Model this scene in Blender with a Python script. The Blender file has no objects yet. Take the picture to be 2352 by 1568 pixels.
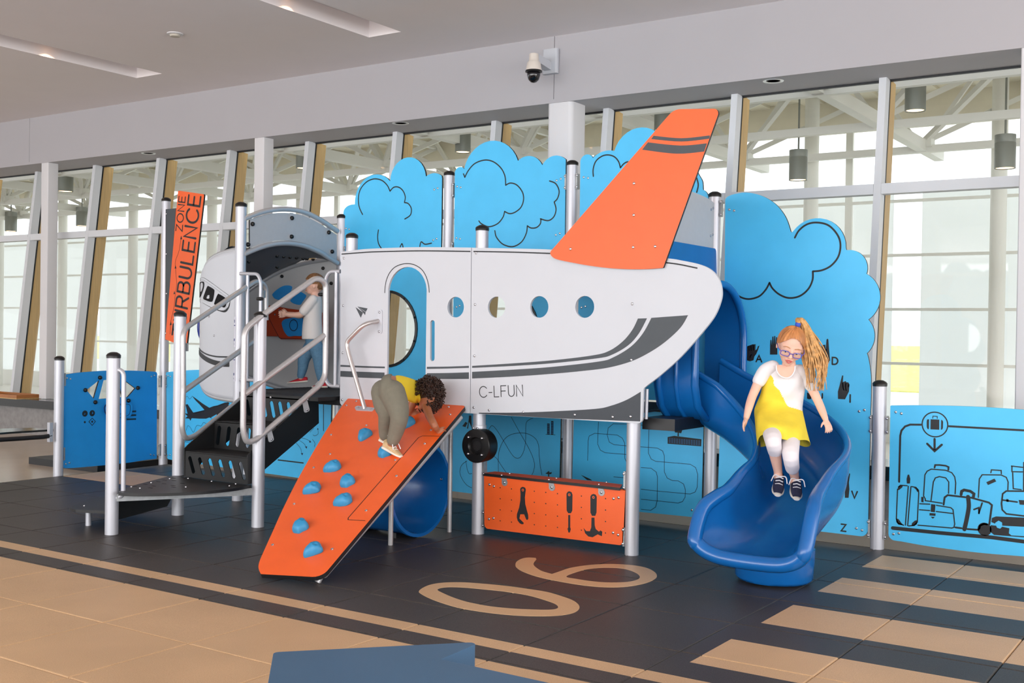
import bpy, bmesh, math, random
import numpy as np
from mathutils import Vector, Matrix, geometry
random.seed(7)
SC = bpy.context.scene
COL = SC.collection
# ------------------------------------------------------------------ camera
F_PX = 2589.80
CP = np.array([6.42517, -4.60572, 1.41872])
def _rot(yaw, pitch, roll):
    cy, sy, cp, sp = math.cos(yaw), math.sin(yaw), math.cos(pitch), math.sin(pitch)
    f = np.array([sy*cp, cy*cp, sp]); r = np.array([cy, -sy, 0.]); u = np.cross(r, f)
    cr, sr = math.cos(roll), math.sin(roll)
    return np.array([cr*r+sr*u, -sr*r+cr*u, f])
RM = _rot(math.radians(-33.79949), math.radians(-0.52812), math.radians(0.85946))
cam_d = bpy.data.cameras.new('camera'); cam = bpy.data.objects.new('camera', cam_d); COL.objects.link(cam)
cam_d.sensor_width = 36; cam_d.lens = F_PX*36/2352; cam_d.clip_end = 300; cam_d.clip_start = .05
m = Matrix.Identity(4)
for i in range(3):
    m[i][0] = RM[0][i]; m[i][1] = RM[1][i]; m[i][2] = -RM[2][i]; m[i][3] = CP[i]
cam.matrix_world = m
SC.camera = cam
# ------------------------------------------------------------------ world, lights, exposure
SC.view_settings.view_transform = 'Standard'; SC.view_settings.look = 'None'
SC.view_settings.gamma = 1; SC.view_settings.use_curve_mapping = False
SC.view_settings.exposure = 0.0
W = bpy.data.worlds.new('overcast_sky'); SC.world = W; W.use_nodes = True
W.node_tree.nodes['Background'].inputs[0].default_value = (0.93, 0.97, 1.0, 1)
W.node_tree.nodes['Background'].inputs[1].default_value = 2.0
def area(name, loc, rot, sx, sy, power, col=(1, 1, 1)):
    l = bpy.data.lights.new(name, 'AREA'); l.shape = 'RECTANGLE'; l.size = sx; l.size_y = sy; l.energy = power; l.color = col
    o = bpy.data.objects.new(name, l); COL.objects.link(o); o.location = loc; o.rotation_euler = [math.radians(a) for a in rot]
    return o
# added soft fill behind and beside the camera, standing in for unseen windows
area('rear_fill_area', (3, -13.5, 2.2), (99, 0, 0), 22, 3.6, 1420, (.985, .99, 1))
area('side_fill_area', (14.5, -3, 2.2), (97, 0, 90), 15, 3.6, 540, (.985, .99, 1))
SC.cycles.use_denoising = True
SC.cycles.max_bounces = 6; SC.cycles.diffuse_bounces = 4; SC.cycles.glossy_bounces = 3; SC.cycles.transparent_max_bounces = 10
SC.cycles.use_adaptive_sampling = True; SC.cycles.adaptive_threshold = .06; SC.cycles.adaptive_min_samples = 16
SC.cycles.sample_clamp_indirect = 6
# ------------------------------------------------------------------ pixel (2352x1568) to the plane a thing stands in
def ray(x, y):
    return RM.T @ np.array([(x-1176)/F_PX, -(y-784)/F_PX, 1.])
def PZ(x, y, z=0.):
    d = ray(x, y); return CP + d*((z-CP[2])/d[2])
def PY(x, y, Y):
    d = ray(x, y); return CP + d*((Y-CP[1])/d[1])
def PX(x, y, X):
    d = ray(x, y); return CP + d*((X-CP[0])/d[0])
def PP(x, y, o, n):
    d = ray(x, y); return CP + d*(np.dot(np.asarray(o)-CP, n)/np.dot(d, n))
def PD(x, y, depth):
    return CP + ray(x, y)*depth
# ------------------------------------------------------------------ materials
def lin(c):
    return tuple((v/255/12.92 if v/255 <= .04045 else ((v/255+.055)/1.055)**2.4) for v in c)
MATS = {}
def mat(name, rgb, rough=.5, metal=0., spec=.5, var=0., scale=30., bump=0., bscale=200., coat=0., sss=0., stretch=None, emit=None, trans=0.):
    if name in MATS: return MATS[name]
    M = bpy.data.materials.new(name); M.use_nodes = True; N = M.node_tree.nodes; L = M.node_tree.links
    b = N['Principled BSDF']; c = lin(rgb)
    b.inputs['Base Color'].default_value = (*c, 1); b.inputs['Roughness'].default_value = rough
    b.inputs['Metallic'].default_value = metal; b.inputs['Specular IOR Level'].default_value = spec
    if coat: b.inputs['Coat Weight'].default_value = coat; b.inputs['Coat Roughness'].default_value = .15
    if sss:
        b.inputs['Subsurface Weight'].default_value = sss; b.inputs['Subsurface Radius'].default_value = (.012, .005, .003)
    if trans: b.inputs['Transmission Weight'].default_value = trans
    if emit:
        b.inputs['Emission Color'].default_value = (*lin(emit[0]), 1); b.inputs['Emission Strength'].default_value = emit[1]
    if var or bump:
        tc = N.new('ShaderNodeTexCoord'); mp = N.new('ShaderNodeMapping'); L.new(tc.outputs['Object'], mp.inputs[0])
        if stretch: mp.inputs['Scale'].default_value = stretch
    if var:
        nz = N.new('ShaderNodeTexNoise'); nz.inputs['Scale'].default_value = scale; nz.inputs['Detail'].default_value = 5
        L.new(mp.outputs[0], nz.inputs['Vector'])
        cr = N.new('ShaderNodeValToRGB'); L.new(nz.outputs[0], cr.inputs[0])
        cr.color_ramp.elements[0].position = .3; cr.color_ramp.elements[1].position = .7
        cr.color_ramp.elements[0].color = (*[v*(1-var) for v in c], 1); cr.color_ramp.elements[1].color = (*[min(1, v*(1+var)) for v in c], 1)
        L.new(cr.outputs[0], b.inputs['Base Color'])
    if bump:
        n2 = N.new('ShaderNodeTexNoise'); n2.inputs['Scale'].default_value = bscale; n2.inputs['Detail'].default_value = 3
        L.new(mp.outputs[0], n2.inputs['Vector'])
        bp = N.new('ShaderNodeBump'); bp.inputs['Strength'].default_value = bump; bp.inputs['Distance'].default_value = .004
        L.new(n2.outputs[0], bp.inputs['Height']); L.new(bp.outputs[0], b.inputs['Normal'])
    MATS[name] = M; return M
def glass_mat():
    M = bpy.data.materials.new('window_glass'); M.use_nodes = True; N = M.node_tree.nodes; L = M.node_tree.links
    N.remove(N['Principled BSDF']); out = N['Material Output']
    t = N.new('ShaderNodeBsdfTransparent'); t.inputs[0].default_value = (.97, .98, .975, 1)
    g = N.new('ShaderNodeBsdfGlossy'); g.inputs['Roughness'].default_value = .03
    mx = N.new('ShaderNodeMixShader'); mx.inputs[0].default_value = .05
    L.new(t.outputs[0], mx.inputs[1]); L.new(g.outputs[0], mx.inputs[2]); L.new(mx.outputs[0], out.inputs[0]); return M
BLUE = mat('blue_hdpe', (74, 196, 250), .45, var=.03, scale=6, bump=.06, bscale=500)
BLUE2 = mat('mid_blue_hdpe', (32, 150, 228), .45, var=.03, scale=6, bump=.06, bscale=500)
ORANGE = mat('orange_hdpe', (242, 98, 34), .42, var=.03, scale=6, bump=.06, bscale=500)
WHITE = mat('pale_grey_hdpe', (204, 207, 214), .45, var=.01, scale=4, bump=.05, bscale=500)
GREYP = mat('grey_hdpe', (180, 184, 189), .5, var=.02, bump=.05, bscale=500)
DKGREY = mat('dark_grey_hdpe', (66, 72, 78), .5, var=.05, scale=12)
BLACKP = mat('black_hdpe', (26, 26, 28), .45, var=.06, scale=40)
INK = mat('engraved_black', (28, 30, 34), .55)
NAVY = mat('engraved_navy', (20, 40, 80), .55)
ALU = mat('satin_aluminium', (198, 199, 206), .42, metal=.45, var=.02, scale=3)
STEEL = mat('brushed_steel', (192, 191, 192), .34, metal=.45, var=.04, scale=60)
GALV = mat('galvanised_steel', (165, 168, 170), .45, metal=.6, var=.12, scale=30)
BOLT = mat('bolt_steel', (200, 200, 205), .22, metal=1.)
RUBBER = mat('black_rubber', (20, 19, 19), .35, var=.1)
SLIDE = mat('glossy_blue_polyethylene', (14, 98, 172), .24, var=.04, scale=8, coat=.15, bump=.02, bscale=60)
HOLD = mat('blue_resin', (46, 138, 186), .45, var=.08, scale=25, bump=.2, bscale=90)
PAINT = mat('warm_grey_paint', (182, 179, 183), .7, var=.01, scale=2)
CEIL = mat('ceiling_paint', (242, 235, 235), .8, var=.01, scale=2)
COLPAINT = mat('white_column_paint', (226, 224, 226), .6)
MULL = mat('painted_mullion', (222, 224, 228), .5)
WOOD = mat('pale_timber', (206, 170, 112), .5, var=.12, scale=6, stretch=(12, 12, .6))
GASKET = mat('black_gasket', (20, 22, 26), .5)
TRUSSW = mat('white_truss_paint', (240, 239, 232), .5)
DECK = mat('roof_deck', (240, 233, 214), .7, var=.04, scale=3)
# ------------------------------------------------------------------ mesh helpers
class MB:
    def __init__(s): s.v = []; s.f = []; s.m = []
    def add(s, v, f, mi=0):
        n = len(s.v); s.v += [tuple(map(float, p)) for p in v]; s.f += [tuple(i+n for i in q) for q in f]; s.m += [mi]*len(f); return s
    def box(s, lo, hi, mi=0, M=None):
        x0, y0, z0 = lo; x1, y1, z1 = hi
        v = [(x0,y0,z0),(x1,y0,z0),(x1,y1,z0),(x0,y1,z0),(x0,y0,z1),(x1,y0,z1),(x1,y1,z1),(x0,y1,z1)]
        if M is not None: v = [M @ Vector(p) for p in v]
        return s.add(v, [(0,3,2,1),(4,5,6,7),(0,1,5,4),(1,2,6,5),(2,3,7,6),(3,0,4,7)], mi)
    def bar(s, a, b, w, h, mi=0, up=(0, 0, 1)):
        a = Vector(a); b = Vector(b); d = (b-a).normalized(); up = Vector(up)
        if abs(d.dot(up)) > .98: up = Vector((1, 0, 0))
        r = d.cross(up).normalized()*w/2; u = r.cross(d).normalized()*h/2
        v = [a-r-u, a+r-u, a+r+u, a-r+u, b-r-u, b+r-u, b+r+u, b-r+u]
        return s.add(v, [(0,3,2,1),(4,5,6,7),(0,1,5,4),(1,2,6,5),(2,3,7,6),(3,0,4,7)], mi)
    def tube(s, pts, r, n=12, mi=0, cap=True, closed=False):
        P = [Vector(p) for p in pts]; k = len(P); R = r if hasattr(r, '__len__') else [r]*k
        T = []
        for i in range(k):
            a = P[i-1] if (i or closed) else P[i]; b = P[(i+1) % k] if (i < k-1 or closed) else P[i]
            T.append((b-a).normalized())
        nrm = Vector((0, 0, 1)) if abs(T[0].z) < .9 else Vector((1, 0, 0))
        nrm = (nrm - T[0]*nrm.dot(T[0])).normalized(); rings = []
        for i in range(k):
            nrm = (nrm - T[i]*nrm.dot(T[i])); nrm = nrm.normalized() if nrm.length > 1e-6 else Vector((1, 0, 0))
            bi = T[i].cross(nrm); rr = R[i]; rx, ry = rr if hasattr(rr, '__len__') else (rr, rr)
            rings.append([P[i]+nrm*math.cos(2*math.pi*j/n)*rx+bi*math.sin(2*math.pi*j/n)*ry for j in range(n)])
        v = [q for g in rings for q in g]; f = []
        for i in range(k if closed else k-1):
            for j in range(n):
                i2 = (i+1) % k
                f.append((i*n+j, i*n+(j+1) % n, i2*n+(j+1) % n, i2*n+j))
        if cap and not closed:
            f.append(tuple(range(n-1, -1, -1))); f.append(tuple((k-1)*n+j for j in range(n)))
        return s.add(v, f, mi)
    def lathe(s, prof, c, n=24, mi=0, axis=(0, 0, 1), cap=True):
        a = Vector(axis).normalized(); u = Vector((1, 0, 0)) if abs(a.x) < .9 else Vector((0, 1, 0))
        u = (u-a*u.dot(a)).normalized(); w = a.cross(u); c = Vector(c); v = []; f = []
        for r, h in prof:
            for j in range(n):
                t = 2*math.pi*j/n; v.append(c+a*h+(u*math.cos(t)+w*math.sin(t))*r)
        for i in range(len(prof)-1):
            for j in range(n):
                f.append((i*n+j, i*n+(j+1) % n, (i+1)*n+(j+1) % n, (i+1)*n+j))
        if cap:
            f.append(tuple(range(n-1, -1, -1))); f.append(tuple((len(prof)-1)*n+j for j in range(n)))
        return s.add(v, f, mi)
    def grid(s, rows, mi=0, closed_u=False, closed_v=False):
        nu = len(rows); nv = len(rows[0]); v = [p for r in rows for p in r]; f = []
        for i in range(nu if closed_u else nu-1):
            for j in range(nv if closed_v else nv-1):
                a, b = i, (i+1) % nu; c, d = j, (j+1) % nv
                f.append((a*nv+c, a*nv+d, b*nv+d, b*nv+c))
        return s.add(v, f, mi)
    def mesh(s, name, mats, smooth=False, angle=None):
        me = bpy.data.meshes.new(name); me.from_pydata(s.v, [], s.f)
        for M in (mats if isinstance(mats, (list, tuple)) else [mats]): me.materials.append(M)
        me.polygons.foreach_set('material_index', s.m)
        if smooth: me.polygons.foreach_set('use_smooth', [True]*len(s.f))
        me.validate(); me.update()
        if smooth and angle: me.set_sharp_from_angle(angle=math.radians(angle))
        return me
def link(name, me, parent=None):
    o = bpy.data.objects.new(name, me); COL.objects.link(o)
    if parent is not None:
        o.parent = parent; o.matrix_parent_inverse = parent.matrix_world_cache.inverted() if hasattr(parent, 'matrix_world_cache') else Matrix.Translation(-parent.location)
    return o
def tag(o, label, cat, group=None, kind=None):
    if label: o['label'] = label
    if cat: o['category'] = cat
    if group: o['group'] = group
    if kind: o['kind'] = kind
    return o
def thing(name, label, cat, loc=(0, 0, 0), group=None):
    o = bpy.data.objects.new(name, None); o.empty_display_size = .1; COL.objects.link(o); o.location = tuple(map(float, loc))
    return tag(o, label, cat, group)
def struct(name, me, label=None, parent=None):
    o = link(name, me, parent)
    if parent is None: o['kind'] = 'structure'; o['label'] = label or name.replace('_', ' '); o['category'] = name.split('_')[0]
    return o
def part(name, mb, mats, parent, smooth=False, angle=None, label=None):
    o = link(name, mb.mesh(name, mats, smooth, angle), parent)
    if label: o['label'] = label
    return o
def copy_to(me_obj, name, loc, parent, rot=None):
    o = bpy.data.objects.new(name, me_obj if isinstance(me_obj, bpy.types.Mesh) else me_obj.data); COL.objects.link(o)
    o.location = Vector(loc); 
    if rot is not None: o.rotation_euler = rot
    if parent is not None: o.parent = parent; o.matrix_parent_inverse = Matrix.Translation(-parent.location)
    return o
# ------------------------------------------------------------------ flat panels drawn in their own plane
class Plane:
    """origin, u, v, n ; panels live in uv and extrude along -n from the front face"""
    def __init__(s, o, u, v):
        s.o = np.array(o, float); s.u = np.array(u, float); s.v = np.array(v, float); s.n = np.cross(s.u, s.v)
    def px(s, p):
        q = PP(p[0], p[1], s.o, s.n)-s.o; return (float(q@s.u), float(q@s.v))
    def w(s, p, d=0.):
        return s.o+s.u*p[0]+s.v*p[1]+s.n*d
def planeY(Y): return Plane((0, Y, 0), (1, 0, 0), (0, 0, 1))
def planeX(X): return Plane((X, 0, 0), (0, 1, 0), (0, 0, 1))
FLOORP = Plane((0, 0, 0), (1, 0, 0), (0, 1, 0))
def arc3(a, b, c, n=14):
    ax, ay = a; bx, by = b; cx, cy = c
    d = 2*(ax*(by-cy)+bx*(cy-ay)+cx*(ay-by))
    if abs(d) < 1e-9: return [b, c]
    ux = ((ax*ax+ay*ay)*(by-cy)+(bx*bx+by*by)*(cy-ay)+(cx*cx+cy*cy)*(ay-by))/d
    uy = ((ax*ax+ay*ay)*(cx-bx)+(bx*bx+by*by)*(ax-cx)+(cx*cx+cy*cy)*(bx-ax))/d
    r = math.hypot(ax-ux, ay-uy); t0 = math.atan2(ay-uy, ax-ux); tb = math.atan2(by-uy, bx-ux); t1 = math.atan2(cy-uy, cx-ux)
    ccw = ((tb-t0) % (2*math.pi)) < ((t1-t0) % (2*math.pi))
    sw = (t1-t0) % (2*math.pi) if ccw else -((t0-t1) % (2*math.pi))
    return [(ux+r*math.cos(t0+sw*i/n), uy+r*math.sin(t0+sw*i/n)) for i in range(1, n+1)]
def catmull(P, closed=False, n=6):
    k = len(P); out = []
    for i in range(k if closed else k-1):
        p0 = P[i-1] if (i or closed) else P[0]; p1 = P[i]; p2 = P[(i+1) % k]; p3 = P[(i+2) % k] if (closed or i < k-2) else P[-1]
        for j in range(n):
            t = j/n
            out.append(tuple(.5*((2*p1[a])+(-p0[a]+p2[a])*t+(2*p0[a]-5*p1[a]+4*p2[a]-p3[a])*t*t+(-p0[a]+3*p1[a]-3*p2[a]+p3[a])*t**3) for a in range(len(p1))))
    if not closed: out.append(tuple(P[-1]))
    return out
def path(pl, items, closed=True, px=True):
    """(x,y) corner, (x,y,r) corner rounded with radius r, ('A',mid,end) arc, ('S',[pts]) smooth run"""
    cv = pl.px if px else (lambda p: (p[0], p[1]))
    seq = []
    for it in items:
        if it[0] == 'A':
            a = seq[-1][0]; seq += [(q, 0) for q in arc3(a, cv(it[1]), cv(it[2]))]
        elif it[0] == 'S':
            pts = [seq[-1][0]]+[cv(q) for q in it[1]]; seq += [(q, 0) for q in catmull(pts)[1:]]
        else: seq.append((cv(it), it[2] if len(it) > 2 else 0))
    out = []; k = len(seq)
    for i, (p, r) in enumerate(seq):
        if r and (closed or 0 < i < k-1):
            a = np.array(seq[i-1][0]); b = np.array(p); c = np.array(seq[(i+1) % k][0])
            d1 = a-b; d2 = c-b; l1 = np.linalg.norm(d1); l2 = np.linalg.norm(d2); d1 /= l1; d2 /= l2
            ang = math.acos(max(-1, min(1, float(d1@d2)))); t = min(r/math.tan(ang/2), l1*.48, l2*.48); rr = t*math.tan(ang/2)
            bis = (d1+d2)/np.linalg.norm(d1+d2); cen = b+bis*(rr/math.sin(ang/2))
            s = b+d1*t; e = b+d2*t; mid = cen-bis*rr
            out.append(tuple(s)); out += arc3(tuple(s), tuple(mid), tuple(e), 5)
        else: out.append(tuple(p))
    cl = [out[0]]
    for q in out[1:]:
        if math.hypot(q[0]-cl[-1][0], q[1]-cl[-1][1]) > 1e-5: cl.append(q)
    if closed and math.hypot(cl[0][0]-cl[-1][0], cl[0][1]-cl[-1][1]) < 1e-5: cl.pop()
    return cl
def area2(P): return .5*sum(P[i-1][0]*P[i][1]-P[i][0]*P[i-1][1] for i in range(len(P)))
def tess(loops):
    return geometry.tessellate_polygon([[Vector((p[0], p[1], 0)) for p in l] for l in loops])
def slab(mb, pl, outer, holes=(), thick=.019, mi=0, me_=1, d0=0.):
    """solid sheet: front face at d0 along n, back face thick behind it"""
    outer = outer if area2(outer) > 0 else outer[::-1]
    holes = [h if area2(h) < 0 else h[::-1] for h in holes]
    loops = [outer]+list(holes); flat = [p for l in loops for p in l]; n = len(flat)
    v = [pl.w(p, d0) for p in flat]+[pl.w(p, d0-thick) for p in flat]
    tr = []
    for a, b, c in tess(loops):
        A = (flat[b][0]-flat[a][0])*(flat[c][1]-flat[a][1])-(flat[c][0]-flat[a][0])*(flat[b][1]-flat[a][1])
        tr.append((a, b, c) if A > 0 else (a, c, b))
    base = len(mb.v); mb.v += [tuple(p) for p in v]
    for t in tr:
        mb.f.append(tuple(base+i for i in t)); mb.m.append(mi)
        mb.f.append(tuple(base+n+i for i in t[::-1])); mb.m.append(mi)
    off = 0
    for l in loops:
        k = len(l)
        for i in range(k):
            a = base+off+i; b = base+off+(i+1) % k
            mb.f.append((a, a+n, b+n, b)); mb.m.append(me_)
        off += k
    return mb
def flatpoly(mb, pl, outer, holes=(), d=.0012, mi=0):
    return slab(mb, pl, outer, holes, thick=.001, mi=mi, me_=mi, d0=d)
def ribbon(mb, pl, P, w, d=.0012, mi=0, closed=False, cap=True):
    """stroke of width w along the uv polyline P, a hair proud of the face"""
    P = [np.array(p) for p in P]; k = len(P); L = []; R = []
    for i in range(k):
        a = P[i-1] if (i or closed) else P[i]; b = P[(i+1) % k] if (i < k-1 or closed) else P[i]
        t1 = P[i]-a; t2 = b-P[i]; l1 = np.linalg.norm(t1); l2 = np.linalg.norm(t2)
        t = (t1/l1 if l1 > 1e-9 else 0)+(t2/l2 if l2 > 1e-9 else 0)
        t = np.array(t) if np.linalg.norm(t) > 1e-6 else t2/max(l2, 1e-9)
        t = t/np.linalg.norm(t); nn = np.array([-t[1], t[0]])
        c = abs(float(nn@np.array([-t2[1], t2[0]])/l2)) if l2 > 1e-9 else 1
        wd = w/2/max(c, .55); L.append(P[i]+nn*wd); R.append(P[i]-nn*wd)
    v = [pl.w(p, d) for p in L]+[pl.w(p, d) for p in R]
    f = [(i, k+i, k+(i+1) % k, (i+1) % k) for i in range(k if closed else k-1)]
    mb.add(v, f, mi)
    if cap and not closed:
        for p in (P[0], P[-1]):
            mb.add([pl.w(p+np.array([math.cos(a), math.sin(a)])*w/2, d*.9) for a in [2*math.pi*j/10 for j in range(10)]], [tuple(range(10))], mi)
    return mb
def circ(c, r, n=24, ry=None):
    return [(c[0]+r*math.cos(2*math.pi*i/n), c[1]+(ry or r)*math.sin(2*math.pi*i/n)) for i in range(n)]
def bolt_mesh():
    mb = MB(); mb.lathe([(.0095, 0), (.0095, .0015), (.0085, .0045), (.005, .0065), (.0035, .0066), (.003, .0045)], (0, 0, 0), 10)
    return mb.mesh('bolt', BOLT, True, 40)
BOLTM = bolt_mesh()
def knob_mesh():
    mb = MB(); mb.lathe([(.016, 0), (.0165, .006), (.014, .014), (.008, .019), (.003, .0205)], (0, 0, 0), 12)
    return mb.mesh('black_cap', RUBBER, True, 50)
KNOBM = knob_mesh()
def nrot(n):
    return Vector((0, 0, 1)).rotation_difference(Vector(tuple(map(float, n)))).to_euler()
def bolts(parent, pl, pts, px=True, d=.0, me=None, name='bolt', scale=1.):
    for p in pts:
        q = pl.px(p) if px else p
        o = copy_to(me or BOLTM, name, pl.w(q, d), parent, nrot(pl.n))
        if scale != 1: o.scale = (scale,)*3
# single-stroke lettering
GL = {
 'A': [[(0,0),(.45,1),(.9,0)],[(.16,.36),(.74,.36)]], 'B': [[(0,0),(0,1),(.4,1),('a',(.65,.77),(.4,.54)),(0,.54)],[(.4,.54),('a',(.72,.27),(.4,0)),(0,0)]],
 'C': [[(.86,.82),('a',(.43,1),(.0,.5)),('a',(.43,0),(.86,.18))]], 'D': [[(0,0),(0,1),(.35,1),('a',(.8,.5),(.35,0)),(0,0)]],
 'E': [[(.62,1),(0,1),(0,0),(.62,0)],[(0,.52),(.56,.52)]], 'F': [[(.6,1),(0,1),(0,0)],[(0,.52),(.52,.52)]], 'I': [[(0,0),(0,1)]],
 'J': [[(.4,1),(.4,.2),('a',(.2,0),(0,.15))]], 'L': [[(0,1),(0,0),(.55,0)]], 'M': [[(0,0),(.12,1),(.5,.2),(.88,1),(1,0)]],
 'N': [[(0,0),(0,1),(.7,0),(.7,1)]], 'O': [[(.48,1),('a',(0,.5),(.48,0)),('a',(.96,.5),(.48,1))]], 'Q': [[(.48,1),('a',(0,.5),(.48,0)),('a',(.96,.5),(.48,1))],[(.55,.25),(.95,-.1)]],
 'R': [[(0,0),(0,1),(.4,1),('a',(.68,.74),(.4,.48)),(0,.48)],[(.35,.48),(.7,0)]], 'T': [[(.35,0),(.35,1)],[(0,1),(.7,1)]],
 'U': [[(0,1),(0,.32),('a',(.34,0),(.68,.32)),(.68,1)]], 'V': [[(0,1),(.4,0),(.8,1)]], 'Z': [[(0,1),(.68,1),(0,0),(.68,0)]], '-': [[(0,.42),(.36,.42)]],
 'S': [[(.6,.85),('a',(.3,1),(.05,.76)),(.58,.3),('a',(.3,0),(.0,.15))]], ' ': [],
}
GW = {'A':.9,'B':.7,'C':.86,'D':.8,'E':.62,'F':.6,'I':.0,'J':.4,'L':.55,'M':1.,'N':.7,'O':.96,'Q':.96,'R':.7,'T':.7,'U':.68,'V':.8,'Z':.68,'-':.36,'S':.6,' ':.4}
def strokes(ch):
    out = []
    for st in GL[ch]:
        P = []
        for it in st:
            if it[0] == 'a': P += arc3(P[-1], it[1], it[2], 12)
            else: P.append(it)
        out.append(P)
    return out
def lettering(mb, pl, text, o, xd, yd, h, w, sx=1., gap=.22, d=.0013, mi=0):
    """o: uv of the baseline start, xd/yd: unit uv directions, h: cap height, w: stroke width"""
    x = 0.; o = np.array(o); xd = np.array(xd); yd = np.array(yd)
    for ch in text:
        for P in strokes(ch):
            ribbon(mb, pl, [tuple(o+xd*((x+p[0])*sx*h)+yd*(p[1]*h)) for p in P], w, d, mi)
        x += GW[ch]+gap
    return x*sx*h
# ================================================================== the hall
TL = .61
def floor_tile_mat():
    M = bpy.data.materials.new('rubber_tile'); M.use_nodes = True; N = M.node_tree.nodes; L = M.node_tree.links
    b = N['Principled BSDF']; g = N.new('ShaderNodeNewGeometry'); sx = N.new('ShaderNodeSeparateXYZ'); L.new(g.outputs['Position'], sx.inputs[0])
    def mth(op, a, c=None):
        n = N.new('ShaderNodeMath'); n.operation = op
        for i, q in enumerate((a, c)):
            if q is None: continue
            if isinstance(q, (int, float)): n.inputs[i].default_value = q
            else: L.new(q, n.inputs[i])
        return n.outputs[0]
    X, Y = sx.outputs[0], sx.outputs[1]
    def rng(V, a, c): return mth('MULTIPLY', mth('GREATER_THAN', V, a), mth('LESS_THAN', V, c))
    acc = mth('LESS_THAN', Y, -.632)
    acc = mth('MAXIMUM', acc, rng(Y, -.458, -.338))
    z = None
    for a, c in ((-.125, .332), (.70, 1.16), (1.545, 1.985), (2.37, 2.82)):
        q = rng(Y, a, c); z = q if z is None else mth('MAXIMUM', z, q)
    acc = mth('MAXIMUM', acc, mth('MULTIPLY', z, mth('GREATER_THAN', X, 4.375)))
    acc = mth('MAXIMUM', acc, mth('MULTIPLY', rng(Y, 1.83, 2.44), mth('LESS_THAN', X, -1.83)))
    nz = N.new('ShaderNodeTexNoise'); nz.inputs['Scale'].default_value = 260; nz.inputs['Detail'].default_value = 2; L.new(g.outputs['Position'], nz.inputs['Vector'])
    n3 = N.new('ShaderNodeTexNoise'); n3.inputs['Scale'].default_value = 1.7; n3.inputs['Detail'].default_value = 4; L.new(g.outputs['Position'], n3.inputs['Vector'])
    def ramp(src, c0, c1, p0=.3, p1=.7):
        r = N.new('ShaderNodeValToRGB'); L.new(src, r.inputs[0]); e = r.color_ramp.elements
        e[0].position = p0; e[1].position = p1; e[0].color = (*lin(c0), 1); e[1].color = (*lin(c1), 1); return r.outputs[0]
    dark = ramp(nz.outputs[0], (56, 52, 50), (88, 82, 78), .42, .75)
    tan = ramp(nz.outputs[0], (204, 166, 124), (226, 190, 148), .3, .7)
    mx = N.new('ShaderNodeMix'); mx.data_type = 'RGBA'; L.new(acc, mx.inputs[0]); L.new(dark, mx.inputs[6]); L.new(tan, mx.inputs[7])
    m2 = N.new('ShaderNodeMix'); m2.data_type = 'RGBA'; m2.blend_type = 'MULTIPLY'; m2.inputs[0].default_value = .35
    L.new(mx.outputs[2], m2.inputs[6]); L.new(ramp(n3.outputs[0], (205, 205, 205), (255, 255, 255)), m2.inputs[7])
    L.new(m2.outputs[2], b.inputs['Base Color'])
    b.inputs['Roughness'].default_value = .47; b.inputs['Specular IOR Level'].default_value = .42
    bp = N.new('ShaderNodeBump'); bp.inputs['Strength'].default_value = .12; bp.inputs['Distance'].default_value = .002
    L.new(nz.outputs[0], bp.inputs['Height']); L.new(bp.outputs[0], b.inputs['Normal']); return M
TILE = floor_tile_mat()
FLOORM = mat('beige_sheet_floor', (206, 188, 168), .22, var=.05, scale=1.5)
fl = MB(); fl.box((-26, -18, -.12), (18, 4.6, -.05))
floor = struct('floor', fl.mesh('floor', FLOORM), 'smooth beige floor with black and tan rubber play tiles')
b = MB(); b.box((-2.95, -7.3, -.05), (7.9, 3.05, -.022)); part('tile_underlay', b, mat('underlay', (24, 22, 22), .8), floor)
def tile_mesh(w, d):
    g = .0016; c = .007; h = .006; mb = MB(); P = []
    for (ins, z) in ((g, -.03), (g, -h), (g+c*.35, -h*.25), (g+c, 0.)):
        P.append([(ins, ins, z), (w-ins, ins, z), (w-ins, d-ins, z), (ins, d-ins, z)])
    mb.grid(P, closed_v=True); n = len(mb.v); mb.f.append((n-4, n-3, n-2, n-1)); mb.m.append(0)
    return mb.mesh('tile', TILE)
TM = tile_mesh(TL, TL); TMH = tile_mesh(.49, TL)
def in_view(P, mx=120):
    d = RM @ (np.array(P)-CP)
    if d[2] < .3: return False
    x = 1176+F_PX*d[0]/d[2]; y = 784-F_PX*d[1]/d[2]; return -mx < x < 2352+mx and 0 < y < 1568+mx
for i in range(-5, 13):
    for j in range(-12, 5):
        x0, y0 = i*TL, j*TL
        if any(in_view((x0+a*TL, y0+c*TL, 0)) for a in (0, .5, 1) for c in (0, .5, 1)):
            if i == -5: copy_to(TMH, 'tile', (-2.93, y0, 0), floor)
            else: copy_to(TM, 'tile', (x0, y0, random.uniform(-.0012, 0)), floor)
# sloped rubber edging behind the tiles
b = MB(); b.add([(-2.93, 3.052, 0), (7.9, 3.052, 0), (7.9, 3.24, -.048), (-2.93, 3.24, -.048), (-2.93, 3.052, -.05), (7.9, 3.052, -.05)], [(0, 1, 2, 3), (0, 4, 5, 1)])
part('sloped_edging', b, mat('edging_rubber', (58, 56, 54), .5, var=.15, scale=200), floor)
b = MB(); b.add([(-2.932, -7, 0), (-2.932, 3.05, 0), (-3.06, 3.05, -.048), (-3.06, -7, -.048)], [(0, 1, 2, 3)])
part('sloped_edging', b, MATS['edging_rubber'], floor)
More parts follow.
